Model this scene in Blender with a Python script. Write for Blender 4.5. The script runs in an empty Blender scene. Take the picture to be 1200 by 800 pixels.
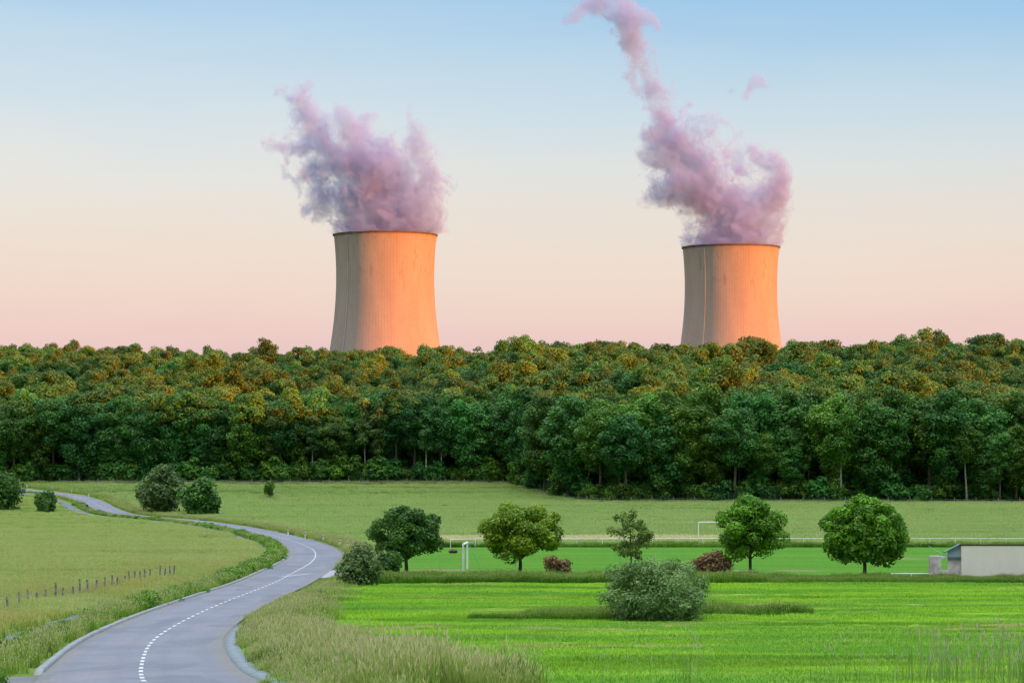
import bpy, math, random
import numpy as np
from mathutils import Vector

rng = np.random.default_rng(11)
random.seed(11)
scene = bpy.context.scene
COL = scene.collection
R = math.radians

# ------------------------------------------------------------------ camera and sun constants
FP = 80.0 / 36.0 * 1200.0          # focal length in photo pixels
YH = 480.0                         # photo row of the horizon
SUN_EL = 5.2
SUN = Vector((0.866 * math.cos(R(SUN_EL)), -0.5 * math.cos(R(SUN_EL)), math.sin(R(SUN_EL))))

# ------------------------------------------------------------------ noise
def _hash(ix, iy, iz, seed):
    h = (ix.astype(np.int64) * 374761393 + iy.astype(np.int64) * 668265263
         + iz.astype(np.int64) * 2147483647 + seed * 1274126177) & 0xFFFFFFFF
    h = ((h ^ (h >> 13)) * 1274126177) & 0xFFFFFFFF
    h = ((h ^ (h >> 16)) * 2246822519) & 0xFFFFFFFF
    return ((h ^ (h >> 15)) & 0xFFFFFF) / float(0xFFFFFF)

def vnoise(x, y, z, seed=0):
    x, y, z = np.broadcast_arrays(np.asarray(x, float), np.asarray(y, float), np.asarray(z, float))
    ix, iy, iz = np.floor(x), np.floor(y), np.floor(z)
    fx, fy, fz = x - ix, y - iy, z - iz
    ix, iy, iz = ix.astype(np.int64), iy.astype(np.int64), iz.astype(np.int64)
    s = lambda t: t * t * t * (t * (t * 6 - 15) + 10)
    ux, uy, uz = s(fx), s(fy), s(fz)
    c = lambda a, b, d: _hash(ix + a, iy + b, iz + d, seed)
    l = lambda a, b, t: a + (b - a) * t
    x00 = l(c(0, 0, 0), c(1, 0, 0), ux); x10 = l(c(0, 1, 0), c(1, 1, 0), ux)
    x01 = l(c(0, 0, 1), c(1, 0, 1), ux); x11 = l(c(0, 1, 1), c(1, 1, 1), ux)
    return l(l(x00, x10, uy), l(x01, x11, uy), uz) * 2 - 1

def fbm(x, y, z, octaves=4, seed=0, gain=0.5):
    a, f, tot, out = 1.0, 1.0, 0.0, 0.0
    for k in range(octaves):
        out = out + a * vnoise(x * f + 17.3 * k, y * f - 9.1 * k, z * f + 4.7 * k, seed + k)
        tot += a; a *= gain; f *= 2.03
    return out / tot

# ------------------------------------------------------------------ terrain
KN = [(-400, -2), (0, -2), (30, -4.3), (60, -7.35), (71, -8.3), (100, -10.2), (134, -11.8), (178, -13.7), (203, -14.4), (250, -16.2),
      (300, -17.8), (345, -19.2), (420, -21.2), (480, -22.3), (554, -22.5), (620, -19.4), (700, -15), (800, -8.5),
      (900, -2), (1000, 0.5), (1100, 3), (1250, 4), (1500, 2), (1900, -6), (2300, -8), (20000, -8)]
_d = np.arange(-300, 2600, 1.0)
_z = np.interp(_d, [k[0] for k in KN], [k[1] for k in KN])
_k = np.exp(-0.5 * (np.arange(-30, 31) / 9.0) ** 2); _k /= _k.sum()
_zs = np.convolve(np.pad(_z, 30, mode='edge'), _k, mode='valid')
prof = lambda y: np.interp(y, _d, _zs)

ROADPX = [(178, 835), (166, 800), (167, 775), (178, 752), (205, 734), (245, 714), (292, 695), (332, 678), (361, 662),
          (370, 651), (363, 642), (336, 632), (300, 623), (250, 614), (200, 608.5), (150, 604), (124, 597), (108, 588),
          (86, 581), (55, 576.5), (25, 573.5), (-20, 572)]
_rd = np.arange(40, 606, 0.5)
_rr = YH - FP * prof(_rd) / _rd
def row2d(py):
    return float(np.interp(-py, -_rr, _rd))          # rows fall as the distance grows
def px2w(px, py, base=None):
    d = row2d(py)
    return (px - 600) / FP * d, d

_rp = np.array([px2w(*p) for p in ROADPX])
_rp[0] = (-7.6, 50.0)
_rp = np.vstack([[(-4.0, 34.0)], _rp])
_rp[-1] = (-141, 606)
_rp = np.vstack([_rp, [(-175, 611), (-240, 614)]])
def catmull(P, n=24):
    P = np.asarray(P, float)
    Q = np.vstack([2 * P[0] - P[1], P, 2 * P[-1] - P[-2]])
    out = []
    for i in range(1, len(Q) - 2):
        t = np.linspace(0, 1, n, endpoint=False)[:, None]
        p0, p1, p2, p3 = Q[i - 1], Q[i], Q[i + 1], Q[i + 2]
        out.append(0.5 * ((2 * p1) + (-p0 + p2) * t + (2 * p0 - 5 * p1 + 4 * p2 - p3) * t ** 2 + (-p0 + 3 * p1 - 3 * p2 + p3) * t ** 3))
    out.append(P[-1:])
    return np.vstack(out)
def resample(P, step):
    s = np.r_[0, np.cumsum(np.linalg.norm(np.diff(P, axis=0), axis=1))]
    t = np.arange(0, s[-1], step)
    return np.stack([np.interp(t, s, P[:, k]) for k in range(P.shape[1])], 1)
def smooth(P, n):
    for _ in range(n):
        P = np.vstack([P[:1], (P[:-2] + 2 * P[1:-1] + P[2:]) / 4, P[-1:]])
    return P
ROAD = resample(smooth(resample(catmull(_rp), 1.0), 60), 1.0)
def normals2(P):
    T = np.gradient(P, axis=0); T /= np.linalg.norm(T, axis=1)[:, None]
    return np.stack([T[:, 1], -T[:, 0]], 1)           # to the right of travel
ROADN = normals2(ROAD)
ROADY = ROAD[:, 1]
def road_dist(x, y):
    """signed distance right of the road's centre line (approximate, by nearest sample)"""
    x = np.atleast_1d(np.asarray(x, float)).ravel(); y = np.atleast_1d(np.asarray(y, float)).ravel()
    out = np.empty(len(x)); RS = ROAD[::2]; RN = ROADN[::2]
    for a in range(0, len(x), 4000):
        dx = x[a:a + 4000, None] - RS[None, :, 0]; dy = y[a:a + 4000, None] - RS[None, :, 1]
        d2 = dx * dx + dy * dy; i = d2.argmin(1); k = np.arange(len(i))
        sg = dx[k, i] * RN[i, 0] + dy[k, i] * RN[i, 1]
        out[a:a + 4000] = np.sign(sg) * np.sqrt(d2[k, i])
    return out

def sstep(a, b, v):
    t = np.clip((v - a) / (b - a), 0, 1); return t * t * (3 - 2 * t)

def Zg(x, y):
    x = np.asarray(x, float); y = np.asarray(y, float)
    z = prof(y)
    z = z + -0.006 * np.clip(x, -500, 500) * sstep(640, 1000, y) * (1 - sstep(1500, 2000, y))
    z = z + 2.5 * vnoise(x / 130.0, y / 160.0, 0.5, 3) * sstep(660, 900, y) * (1 - sstep(1600, 2000, y))
    # the hill behind and to the right of the viewpoint, which keeps the valley in shade
    p = SUN.x * x + SUN.y * y; q = 0.5 * x + 0.866 * y
    crest = np.interp(q, [-900, -500, 300, 430, 470, 545, 620, 800, 1200], [10, 70, 76, 76, 74, 52, 46, 36, 4])
    m = sstep(110, 370, p) * (1 - sstep(430, 900, p))
    z = z + (crest - z) * m * sstep(-1000, -700, q)
    return z

def zat(x, y):
    return float(Zg(np.array([x]), np.array([y]))[0])

def edge(x):
    """distance of the forest edge at lateral position x"""
    x = np.asarray(x, float)
    e = 616 - 60 * sstep(-4, 20, x) - 4 * sstep(40, 140, x)
    return e + 2.5 * vnoise(x / 9.0, 0.3, 0.7, 5)

# ------------------------------------------------------------------ object helpers
def tag(o, label=None, cat=None, group=None, kind=None):
    if label: o['label'] = label
    if cat: o['category'] = cat
    if group: o['group'] = group
    if kind: o['kind'] = kind
    return o

def empty(name, loc, label=None, cat=None, group=None, rz=0.0):
    o = bpy.data.objects.new(name, None); COL.objects.link(o)
    o.location = loc; o.rotation_euler = (0, 0, rz); o.empty_display_size = 0.5
    return tag(o, label, cat, group)

def make_mesh(name, V, F, mats, attrs=None, smooth_=False, fm=None):
    me = bpy.data.meshes.new(name)
    V = np.asarray(V, np.float32)
    if isinstance(F, np.ndarray):
        n, k = F.shape
        me.vertices.add(len(V)); me.vertices.foreach_set('co', V.ravel())
        me.loops.add(n * k); me.loops.foreach_set('vertex_index', F.astype(np.int32).ravel())
        me.polygons.add(n); me.polygons.foreach_set('loop_start', np.arange(0, n * k, k, dtype=np.int32))
        me.polygons.foreach_set('loop_total', np.full(n, k, np.int32))
        me.update(calc_edges=True)
    else:
        me.from_pydata([tuple(map(float, v)) for v in V], [], [tuple(int(i) for i in f) for f in F]); me.update()
    if not isinstance(mats, (list, tuple)): mats = [mats]
    for m in mats: me.materials.append(m)
    if fm is not None: me.polygons.foreach_set('material_index', np.asarray(fm, np.int32))
    for k, v in (attrs or {}).items():
        a = me.attributes.new(k, 'FLOAT', 'POINT'); a.data.foreach_set('value', np.asarray(v, np.float32))
    if smooth_: me.polygons.foreach_set('use_smooth', np.ones(len(me.polygons), bool))
    me.update()
    return me

def link(name, me, parent=None, loc=None):
    o = bpy.data.objects.new(name, me); COL.objects.link(o)
    if parent: o.parent = parent
    if loc is not None: o.location = loc
    return o

class MB:
    """collects boxes, tubes and lathes; build() links them as one mesh"""
    def __init__(self): self.V = []; self.F = []; self.n = 0
    def add(self, V, F):
        self.V.append(np.asarray(V, float)); self.F += [tuple(i + self.n for i in f) for f in F]; self.n += len(V)
    def box(self, c, s, rz=0.0):
        x, y, z = s[0] / 2, s[1] / 2, s[2] / 2
        P = np.array([(a * x, b * y, d * z) for d in (-1, 1) for a, b in ((-1, -1), (1, -1), (1, 1), (-1, 1))])
        ca, sa = math.cos(rz), math.sin(rz)
        P = np.stack([P[:, 0] * ca - P[:, 1] * sa, P[:, 0] * sa + P[:, 1] * ca, P[:, 2]], 1) + np.array(c)
        self.add(P, [(3, 2, 1, 0), (4, 5, 6, 7), (0, 1, 5, 4), (1, 2, 6, 5), (2, 3, 7, 6), (3, 0, 4, 7)])
    def hexa(self, P):
        self.add(P, [(3, 2, 1, 0), (4, 5, 6, 7), (0, 1, 5, 4), (1, 2, 6, 5), (2, 3, 7, 6), (3, 0, 4, 7)])
    def tube(self, pts, rad, seg=6, cap=True):
        pts = np.asarray(pts, float); n = len(pts); rad = np.broadcast_to(rad, (n,))
        T = np.gradient(pts, axis=0); T /= np.linalg.norm(T, axis=1)[:, None] + 1e-9
        ref = np.array([0, 0, 1.0]) if abs(T[0, 2]) < 0.9 else np.array([1.0, 0, 0])
        V = []
        for i in range(n):
            a = np.cross(T[i], ref); a /= np.linalg.norm(a) + 1e-9; b = np.cross(T[i], a)
            for k in range(seg):
                t = 2 * math.pi * k / seg; V.append(pts[i] + rad[i] * (a * math.cos(t) + b * math.sin(t)))
        F = [(i * seg + k, i * seg + (k + 1) % seg, (i + 1) * seg + (k + 1) % seg, (i + 1) * seg + k) for i in range(n - 1) for k in range(seg)]
        if cap: F += [tuple(range(seg))[::-1], tuple(range((n - 1) * seg, n * seg))]
        self.add(V, F)
    def lathe(self, prof_, seg=96):
        V = [(r * math.cos(2 * math.pi * k / seg), r * math.sin(2 * math.pi * k / seg), z) for r, z in prof_ for k in range(seg)]
        m = len(prof_)
        self.add(V, [(i * seg + k, i * seg + (k + 1) % seg, ((i + 1) % m) * seg + (k + 1) % seg, ((i + 1) % m) * seg + k)
                     for i in range(m) for k in range(seg)])
    def build(self, name, mat, parent=None, loc=None, smooth_=False):
        return link(name, make_mesh(name, np.vstack(self.V), self.F, mat, smooth_=smooth_), parent, loc)
    def mesh(self, name, mat, smooth_=False):
        return make_mesh(name, np.vstack(self.V), self.F, mat, smooth_=smooth_)

def copy_tree(o, parent=None):
    c = o.copy(); COL.objects.link(c); c.parent = parent
    for ch in list(o.children): copy_tree(ch, c)
    return c

# ------------------------------------------------------------------ materials
class NT:
    def __init__(self, name):
        self.m = bpy.data.materials.new(name); self.m.use_nodes = True
        self.t = self.m.node_tree; self.t.nodes.clear()
        self.out = self.t.nodes.new('ShaderNodeOutputMaterial')
    def n(self, typ, ins=None, **kw):
        nd = self.t.nodes.new(typ)
        for k, v in kw.items(): setattr(nd, k, v)
        for k, v in (ins or {}).items():
            if isinstance(v, bpy.types.NodeSocket): self.t.links.new(v, nd.inputs[k])
            else: nd.inputs[k].default_value = v
        return nd
    def math(self, op, a, b=0.0, c=0.0, clamp=False):
        return self.n('ShaderNodeMath', {0: a, 1: b, 2: c}, operation=op, use_clamp=clamp).outputs[0]
    def mix(self, f, a, b, blend='MIX'):
        nd = self.n('ShaderNodeMix', data_type='RGBA', blend_type=blend)
        for i, v in ((0, f), (6, a), (7, b)):
            if isinstance(v, bpy.types.NodeSocket): self.t.links.new(v, nd.inputs[i])
            else: nd.inputs[i].default_value = v if i == 0 else (*v[:3], 1)
        return nd.outputs[2]
    def noise(self, vec, scale, detail=3, rough=0.55, dist=0.0):
        return self.n('ShaderNodeTexNoise', {'Vector': vec, 'Scale': scale, 'Detail': detail, 'Roughness': rough, 'Distortion': dist}).outputs['Fac']
    def maprange(self, v, a, b, c=0.0, d=1.0):
        return self.n('ShaderNodeMapRange', {0: v, 1: a, 2: b, 3: c, 4: d}, interpolation_type='SMOOTHSTEP').outputs[0]
    def pos(self): return self.n('ShaderNodeNewGeometry').outputs['Position']
    def scl(self, vec, s): return self.n('ShaderNodeVectorMath', {0: vec, 1: s}, operation='MULTIPLY').outputs[0]
    def attr(self, name): return self.n('ShaderNodeAttribute', attribute_name=name).outputs['Fac']
    def surf(self, s): self.t.links.new(s, self.out.inputs['Surface']); return self.m
    def principled(self, col, rough=0.7, spec=0.3, metal=0.0, normal=None):
        ins = {'Base Color': col if isinstance(col, bpy.types.NodeSocket) else (*col[:3], 1), 'Roughness': rough, 'Metallic': metal, 'Specular IOR Level': spec}
        if normal is not None: ins['Normal'] = normal
        return self.n('ShaderNodeBsdfPrincipled', ins).outputs[0]
    def bump(self, h, strength=0.4, dist=0.05):
        return self.n('ShaderNodeBump', {'Height': h, 'Strength': strength, 'Distance': dist}).outputs[0]

def plain(name, col, rough=0.6, var=0.15, scale=3.0, spec=0.3, metal=0.0):
    t = NT(name); p = t.pos()
    f = t.noise(p, scale, 4, 0.6)
    c = t.mix(t.maprange(f, 0.3, 0.7), [v * (1 - var) for v in col], [min(1, v * (1 + var)) for v in col])
    return t.surf(t.principled(c, rough, spec, metal))

def leafmat(name, dark, light, trans=0.28, warm=None, objvar=0.25):
    t = NT(name)
    a = t.attr('tint')
    c = t.mix(a, dark, light)
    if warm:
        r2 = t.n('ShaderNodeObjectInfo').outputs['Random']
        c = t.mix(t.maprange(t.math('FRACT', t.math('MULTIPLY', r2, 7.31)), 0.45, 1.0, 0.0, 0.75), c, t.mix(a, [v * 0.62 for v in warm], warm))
    r = t.n('ShaderNodeObjectInfo').outputs['Random']
    c = t.mix(1.0, c, t.n('ShaderNodeCombineColor', {0: t.maprange(r, 0, 1, 1 - objvar, 1 + objvar), 1: t.maprange(r, 0, 1, 1 - objvar, 1 + objvar), 2: t.maprange(r, 0, 1, 1 - objvar, 1 + objvar)}).outputs[0], 'MULTIPLY')
    if objvar:
        r3 = t.math('FRACT', t.math('MULTIPLY', r, 13.7))
        c = t.mix(1.0, c, t.n('ShaderNodeCombineColor', {0: t.maprange(r3, 0, 1, 0.72, 1.34), 1: 1.0, 2: t.maprange(r3, 0, 1, 1.45, 0.70)}).outputs[0], 'MULTIPLY')
    d = t.principled(c, 0.55, 0.25)
    tr = t.n('ShaderNodeBsdfTranslucent', {'Color': t.mix(1.0, c, (1.1, 1.15, 0.5), 'MULTIPLY')}).outputs[0]
    return t.surf(t.n('ShaderNodeMixShader', {0: trans, 1: d, 2: tr}).outputs[0])

M = {}
M['oak'] = leafmat('oak_leaves', (0.032, 0.105, 0.018), (0.1, 0.24, 0.034))
M['beech'] = leafmat('beech_leaves', (0.037, 0.12, 0.018), (0.115, 0.29, 0.036))
M['oak_high'] = leafmat('oak_sunlit_leaves', (0.032, 0.085, 0.013), (0.10, 0.19, 0.024), warm=(0.110, 0.225, 0.022))  # low-sun gold of the upper canopy mixed into the leaf colour
M['beech_high'] = leafmat('beech_sunlit_leaves', (0.036, 0.095, 0.013), (0.11, 0.22, 0.026), warm=(0.122, 0.245, 0.024))  # same sunlit tint put into the beech leaves
M['birch'] = leafmat('birch_leaves', (0.055, 0.13, 0.03), (0.13, 0.24, 0.055), warm=(0.15, 0.23, 0.04))
M['willow'] = leafmat('willow_leaves', (0.10, 0.18, 0.055), (0.24, 0.36, 0.125), objvar=0.0)
M['maple'] = leafmat('maple_leaves', (0.042, 0.13, 0.008), (0.18, 0.40, 0.018), objvar=0.0)
M['lime'] = leafmat('lime_leaves', (0.07, 0.145, 0.008), (0.26, 0.38, 0.018), objvar=0.0)
M['darkleaf'] = leafmat('dark_leaves', (0.022, 0.08, 0.012), (0.09, 0.21, 0.022), objvar=0.0)
M['olive'] = leafmat('olive_leaves', (0.075, 0.13, 0.022), (0.21, 0.29, 0.05), objvar=0.0)
M['thornleaf'] = leafmat('thorn_leaves', (0.05, 0.1, 0.028), (0.14, 0.22, 0.065), objvar=0.0)
M['redleaf'] = leafmat('red_leaves', (0.13, 0.085, 0.040), (0.32, 0.19, 0.085), objvar=0.0)
M['weed'] = leafmat('weed_leaves', (0.06, 0.17, 0.012), (0.2, 0.38, 0.03), objvar=0.0)
M['bark'] = plain('bark', (0.13, 0.105, 0.08), 0.9, 0.35, 2.5, 0.1)
M['palebark'] = plain('pale_bark', (0.34, 0.29, 0.23), 0.85, 0.3, 1.5, 0.1)
M['birchbark'] = plain('birch_bark', (0.50, 0.46, 0.40), 0.8, 0.4, 1.2, 0.1)
M['white'] = plain('white_paint', (0.80, 0.80, 0.78), 0.5, 0.06, 2.0)
M['black'] = plain('black_band', (0.03, 0.03, 0.03), 0.5, 0.1, 2.0)
M['reflector'] = plain('reflector', (0.45, 0.04, 0.02), 0.3, 0.1, 2.0)
M['wood'] = plain('weathered_wood', (0.27, 0.24, 0.21), 0.9, 0.5, 6.0, 0.1)
M['wire'] = plain('galvanised_wire', (0.30, 0.30, 0.30), 0.5, 0.1, 2.0, 0.4, 0.6)
M['green_tube'] = plain('green_tube', (0.22, 0.48, 0.30), 0.5, 0.1, 2.0)
M['bundle'] = plain('dark_cloth', (0.10, 0.045, 0.06), 0.8, 0.5, 5.0)
M['concrete_kerb'] = plain('kerb_concrete', (0.235, 0.245, 0.255), 0.85, 0.16, 1.6)
M['gutter'] = plain('gutter_concrete', (0.165, 0.195, 0.215), 0.8, 0.16, 1.6)
M['road_paint'] = plain('road_paint', (0.50, 0.50, 0.50), 0.6, 0.22, 5.0)

def grassmat(name, low, high, tip, tipfrom=0.55, wscale=0.05, low2=None, high2=None, trans=0.3, band=(0.35, 6.0, 0.75), pale=None):
    """blade colour: root to blade by 't', dry tips, and drifts of a second colour over the ground"""
    t = NT(name)
    h = t.attr('t'); a = t.attr('tint')
    c1 = t.mix(a, low, high)
    if low2:
        ps = t.pos()
        p = t.scl(ps, (wscale * 0.6, wscale * 2.6, 0.0))
        c1 = t.mix(t.maprange(t.noise(p, 1.0, 4, 0.6), 0.42, 0.58), c1, t.mix(a, low2, high2))
        q = t.noise(t.scl(ps, (wscale * band[0], wscale * band[1], 0.0)), 1.0, 5, 0.6, 0.5)
        c1 = t.mix(t.maprange(q, 0.50, 0.62, 0.0, band[2]), c1, [v * 0.62 for v in low])
        if pale:
            q2 = t.noise(t.scl(ps, (0.10, 0.42, 0.0)), 1.0, 5, 0.65, 0.4); q3 = t.noise(t.scl(ps, (0.02, 0.07, 0.0)), 1.0, 2, 0.5)
            c1 = t.mix(t.math('MULTIPLY', t.maprange(q2, 0.54, 0.64), t.maprange(q3, 0.46, 0.58)), c1, pale)
    c = t.mix(t.maprange(h, tipfrom, 1.0), c1, tip)
    d = t.principled(c, 0.6, 0.2)
    tr = t.n('ShaderNodeBsdfTranslucent', {'Color': c}).outputs[0]
    return t.surf(t.n('ShaderNodeMixShader', {0: trans, 1: d, 2: tr}).outputs[0])

M['g_tall'] = grassmat('tall_grass', (0.12, 0.25, 0.02), (0.30, 0.46, 0.05), (0.56, 0.50, 0.24), 0.76, 0.12, (0.20, 0.30, 0.04), (0.42, 0.49, 0.12))
M['g_mead'] = grassmat('meadow_grass', (0.17, 0.32, 0.035), (0.36, 0.55, 0.075), (0.54, 0.57, 0.20), 0.6, 0.035, (0.24, 0.35, 0.07), (0.45, 0.55, 0.16), pale=(0.58, 0.56, 0.25))
M['g_far'] = grassmat('far_meadow_grass', (0.16, 0.31, 0.055), (0.32, 0.50, 0.10), (0.43, 0.53, 0.17), 0.6, 0.02, (0.25, 0.35, 0.09), (0.45, 0.54, 0.18), pale=(0.54, 0.55, 0.25))
M['g_field'] = grassmat('field_grass', (0.20, 0.42, 0.018), (0.40, 0.64, 0.034), (0.46, 0.64, 0.08), 0.8, 0.06, (0.11, 0.32, 0.022), (0.23, 0.46, 0.034), band=(0.8, 1.7, 0.6), pale=(0.50, 0.47, 0.17))
M['g_rough'] = grassmat('rough_grass', (0.07, 0.19, 0.010), (0.19, 0.38, 0.022), (0.34, 0.42, 0.10), 0.78, 0.10, (0.05, 0.16, 0.012), (0.14, 0.31, 0.02))
M['g_yellow'] = grassmat('yellow_grass', (0.22, 0.29, 0.025), (0.46, 0.48, 0.07), (0.58, 0.50, 0.18), 0.65, 0.08, (0.14, 0.27, 0.02), (0.32, 0.46, 0.05))
M['g_stem'] = grassmat('stem_grass', (0.14, 0.27, 0.04), (0.28, 0.38, 0.10), (0.43, 0.37, 0.25), 0.7, 0.1)
M['g_straw'] = grassmat('straw_grass', (0.40, 0.40, 0.16), (0.58, 0.54, 0.27), (0.66, 0.60, 0.34), 0.6, 0.1)

def groundmat(name, c1, c2, c3, sc=(0.05, 0.12), streak=None, fine=1.6, t2=(0.5, 0.68)):
    t = NT(name); p = t.pos()
    a = t.noise(t.scl(p, (sc[0], sc[1], 0.05)), 1.0, 5, 0.6)
    b = t.noise(t.scl(p, (sc[0] * 2.3, sc[1] * 5.0, 0.05)), 1.0, 5, 0.65)
    c = t.mix(t.maprange(a, 0.36, 0.64), c1, c2)
    c = t.mix(t.maprange(b, t2[0], t2[1], 0, 0.8), c, c3)
    if streak:
        s = t.noise(t.scl(p, (0.012, 0.11, 0.0)), 1.0, 3, 0.5, 0.3)
        s2 = t.noise(t.scl(p, (0.16, 0.5, 0.0)), 1.0, 4, 0.6)
        c = t.mix(t.math('MULTIPLY', t.maprange(s, 0.60, 0.66), t.maprange(s2, 0.42, 0.6)), c, streak)
    f = t.noise(p, fine, 6, 0.75)
    c = t.mix(1.0, c, t.n('ShaderNodeCombineColor', {k: t.maprange(f, 0.25, 0.75, 0.72, 1.25) for k in range(3)}).outputs[0], 'MULTIPLY')
    return t.surf(t.principled(c, 0.9, 0.1, normal=t.bump(f, 0.9, 0.25)))

M['meadow'] = groundmat('meadow_soil', (0.11, 0.18, 0.025), (0.15, 0.21, 0.035), (0.20, 0.22, 0.055), (0.03, 0.06))
M['field'] = groundmat('crop_field', (0.135, 0.275, 0.012), (0.19, 0.325, 0.016), (0.09, 0.22, 0.014), (0.03, 0.07), streak=(0.44, 0.38, 0.18), t2=(0.55, 0.7))
M['pitch'] = groundmat('pitch_turf', (0.068, 0.20, 0.013), (0.092, 0.235, 0.015), (0.055, 0.17, 0.012), (0.02, 0.10), fine=3.0)
def worn(mat, spots):
    """bare trodden earth round the given points"""
    nt_ = mat.node_tree; pb = next(n for n in nt_.nodes if n.type == 'BSDF_PRINCIPLED'); src = pb.inputs['Base Color'].links[0].from_socket
    t = NT.__new__(NT); t.m = mat; t.t = nt_
    p = t.pos(); n = t.noise(t.scl(p, (0.5, 0.9, 0)), 1.0, 4, 0.65)
    c = src
    for x, y, r in spots:
        d = t.n('ShaderNodeVectorMath', {0: t.scl(p, (1, 1, 0)), 1: (x, y, 0)}, operation='DISTANCE').outputs['Value']
        c = t.mix(t.math('MULTIPLY', t.maprange(t.math('ADD', t.math('DIVIDE', d, r), n), 0.75, 1.4, 0.75, 0.0), 1.0), c, (0.22, 0.20, 0.09))
    nt_.links.new(c, pb.inputs['Base Color'])
M['floor'] = groundmat('leaf_litter', (0.05, 0.06, 0.025), (0.07, 0.075, 0.03), (0.04, 0.05, 0.02))
M['straw'] = groundmat('mown_strip', (0.42, 0.40, 0.17), (0.52, 0.47, 0.22), (0.30, 0.36, 0.13), (0.06, 0.2))

def asphalt(name, c1, c2, pink):
    t = NT(name); p = t.pos()
    a = t.noise(p, 0.18, 4, 0.6); b = t.noise(p, 9.0, 3, 0.7); d = t.noise(t.scl(p, (0.5, 0.12, 0.1)), 1.0, 4, 0.6)
    c = t.mix(t.maprange(a, 0.35, 0.65), c1, c2)
    c = t.mix(t.maprange(d, 0.48, 0.7, 0, 0.5), c, pink)
    # wheel paths worn along the lanes
    u = t.attr('lat')
    w = t.math('ABSOLUTE', t.math('SUBTRACT', t.math('ABSOLUTE', u), 1.5))
    w = t.math('ABSOLUTE', t.math('SUBTRACT', w, 0.75))
    c = t.mix(t.maprange(w, 0.0, 0.4, 0.38, 0.0), c, [v * 0.8 for v in c2])
    e = t.math('ABSOLUTE', u)
    en = t.noise(p, 0.9, 5, 0.65)
    c = t.mix(t.math('MULTIPLY', t.maprange(t.math('ADD', e, t.math('MULTIPLY', en, 0.9)), 2.75, 3.35), 0.6), c, (0.16, 0.145, 0.11))
    pt = t.noise(t.scl(p, (0.35, 0.09, 0.1)), 1.0, 2, 0.4)
    c = t.mix(t.maprange(pt, 0.58, 0.60, 0.0, 0.4), c, [v * 0.72 for v in c1])
    cr = t.n('ShaderNodeTexVoronoi', {'Vector': p, 'Scale': 0.22}, feature='DISTANCE_TO_EDGE').outputs['Distance']
    cr2 = t.math('MULTIPLY', t.maprange(cr, 0.0, 0.012, 1.0, 0.0), t.maprange(a, 0.5, 0.6))
    c = t.mix(t.math('MULTIPLY', cr2, 0.4), c, (0.07, 0.07, 0.075))
    c = t.mix(1.0, c, t.n('ShaderNodeCombineColor', {k: t.maprange(b, 0.25, 0.75, 0.80, 1.20) for k in range(3)}).outputs[0], 'MULTIPLY')
    return t.surf(t.principled(c, 0.75, 0.4, normal=t.bump(b, 0.3, 0.02)))
M['asphalt'] = asphalt('asphalt', (0.130, 0.138, 0.170), (0.165, 0.168, 0.200), (0.205, 0.172, 0.182))
M['darkasphalt'] = asphalt('dark_asphalt', (0.10, 0.115, 0.15), (0.12, 0.13, 0.165), (0.13, 0.13, 0.15))
M['lightasphalt'] = asphalt('light_asphalt', (0.27, 0.28, 0.33), (0.30, 0.30, 0.35), (0.29, 0.27, 0.31))

def concrete_tower():
    t = NT('tower_concrete')
    oc = t.n('ShaderNodeTexCoord').outputs['Object']
    s = t.n('ShaderNodeSeparateXYZ', {0: oc})
    ang = t.math('ARCTAN2', s.outputs[1], s.outputs[0])
    u = t.math('MULTIPLY', ang, 46.0)
    v = s.outputs[2]
    cv = t.n('ShaderNodeCombineXYZ', {0: u, 1: v, 2: 0.0}).outputs[0]
    rib = t.math('PINGPONG', u, 1.35)                       # meridional ribs every 2.7 m
    rib = t.maprange(rib, 0.0, 0.35, 1.0, 0.0)
    lift = t.math('PINGPONG', v, 0.95)                       # formwork lifts every 1.9 m
    lift = t.maprange(lift, 0.0, 0.22, 1.0, 0.0)
    big = t.noise(t.scl(cv, (0.06, 0.012, 1)), 1.0, 5, 0.6)
    streak = t.noise(t.scl(cv, (0.5, 0.02, 1)), 1.0, 5, 0.65)
    cell = t.n('ShaderNodeTexWhiteNoise', {'Vector': t.n('ShaderNodeVectorMath', {0: t.scl(cv, (1 / 2.7, 1 / 1.9, 1))}, operation='FLOOR').outputs[0]}, noise_dimensions='2D').outputs[0]
    c = t.mix(t.maprange(big, 0.35, 0.65), (0.290, 0.222, 0.208), (0.332, 0.255, 0.238))
    up = t.maprange(v, 80.0, 150.0, 0.15, 1.0)              # soot and damp run down from the mouth
    c = t.mix(t.math('MULTIPLY', t.maprange(streak, 0.48, 0.78, 0, 0.55), up), c, (0.20, 0.165, 0.16))
    st2 = t.noise(t.scl(cv, (0.16, 0.05, 1)), 1.0, 4, 0.6)
    c = t.mix(t.math('MULTIPLY', t.maprange(st2, 0.56, 0.68, 0, 0.65), up), c, (0.22, 0.16, 0.13))
    c = t.mix(t.math('MULTIPLY', rib, 0.46), c, (0.20, 0.17, 0.15))
    c = t.mix(t.math('MULTIPLY', lift, 0.30), c, (0.20, 0.17, 0.15))
    c = t.mix(1.0, c, t.n('ShaderNodeCombineColor', {k: t.maprange(cell, 0, 1, 0.975, 1.025) for k in range(3)}).outputs[0], 'MULTIPLY')
    return t.surf(t.principled(c, 0.9, 0.15))
M['tower'] = concrete_tower()
M['rim'] = plain('rim_steel', (0.085, 0.06, 0.05), 0.8, 0.25, 0.3)
M['ladder'] = plain('ladder_steel', (0.50, 0.48, 0.45), 0.6, 0.1, 0.3)

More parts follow.
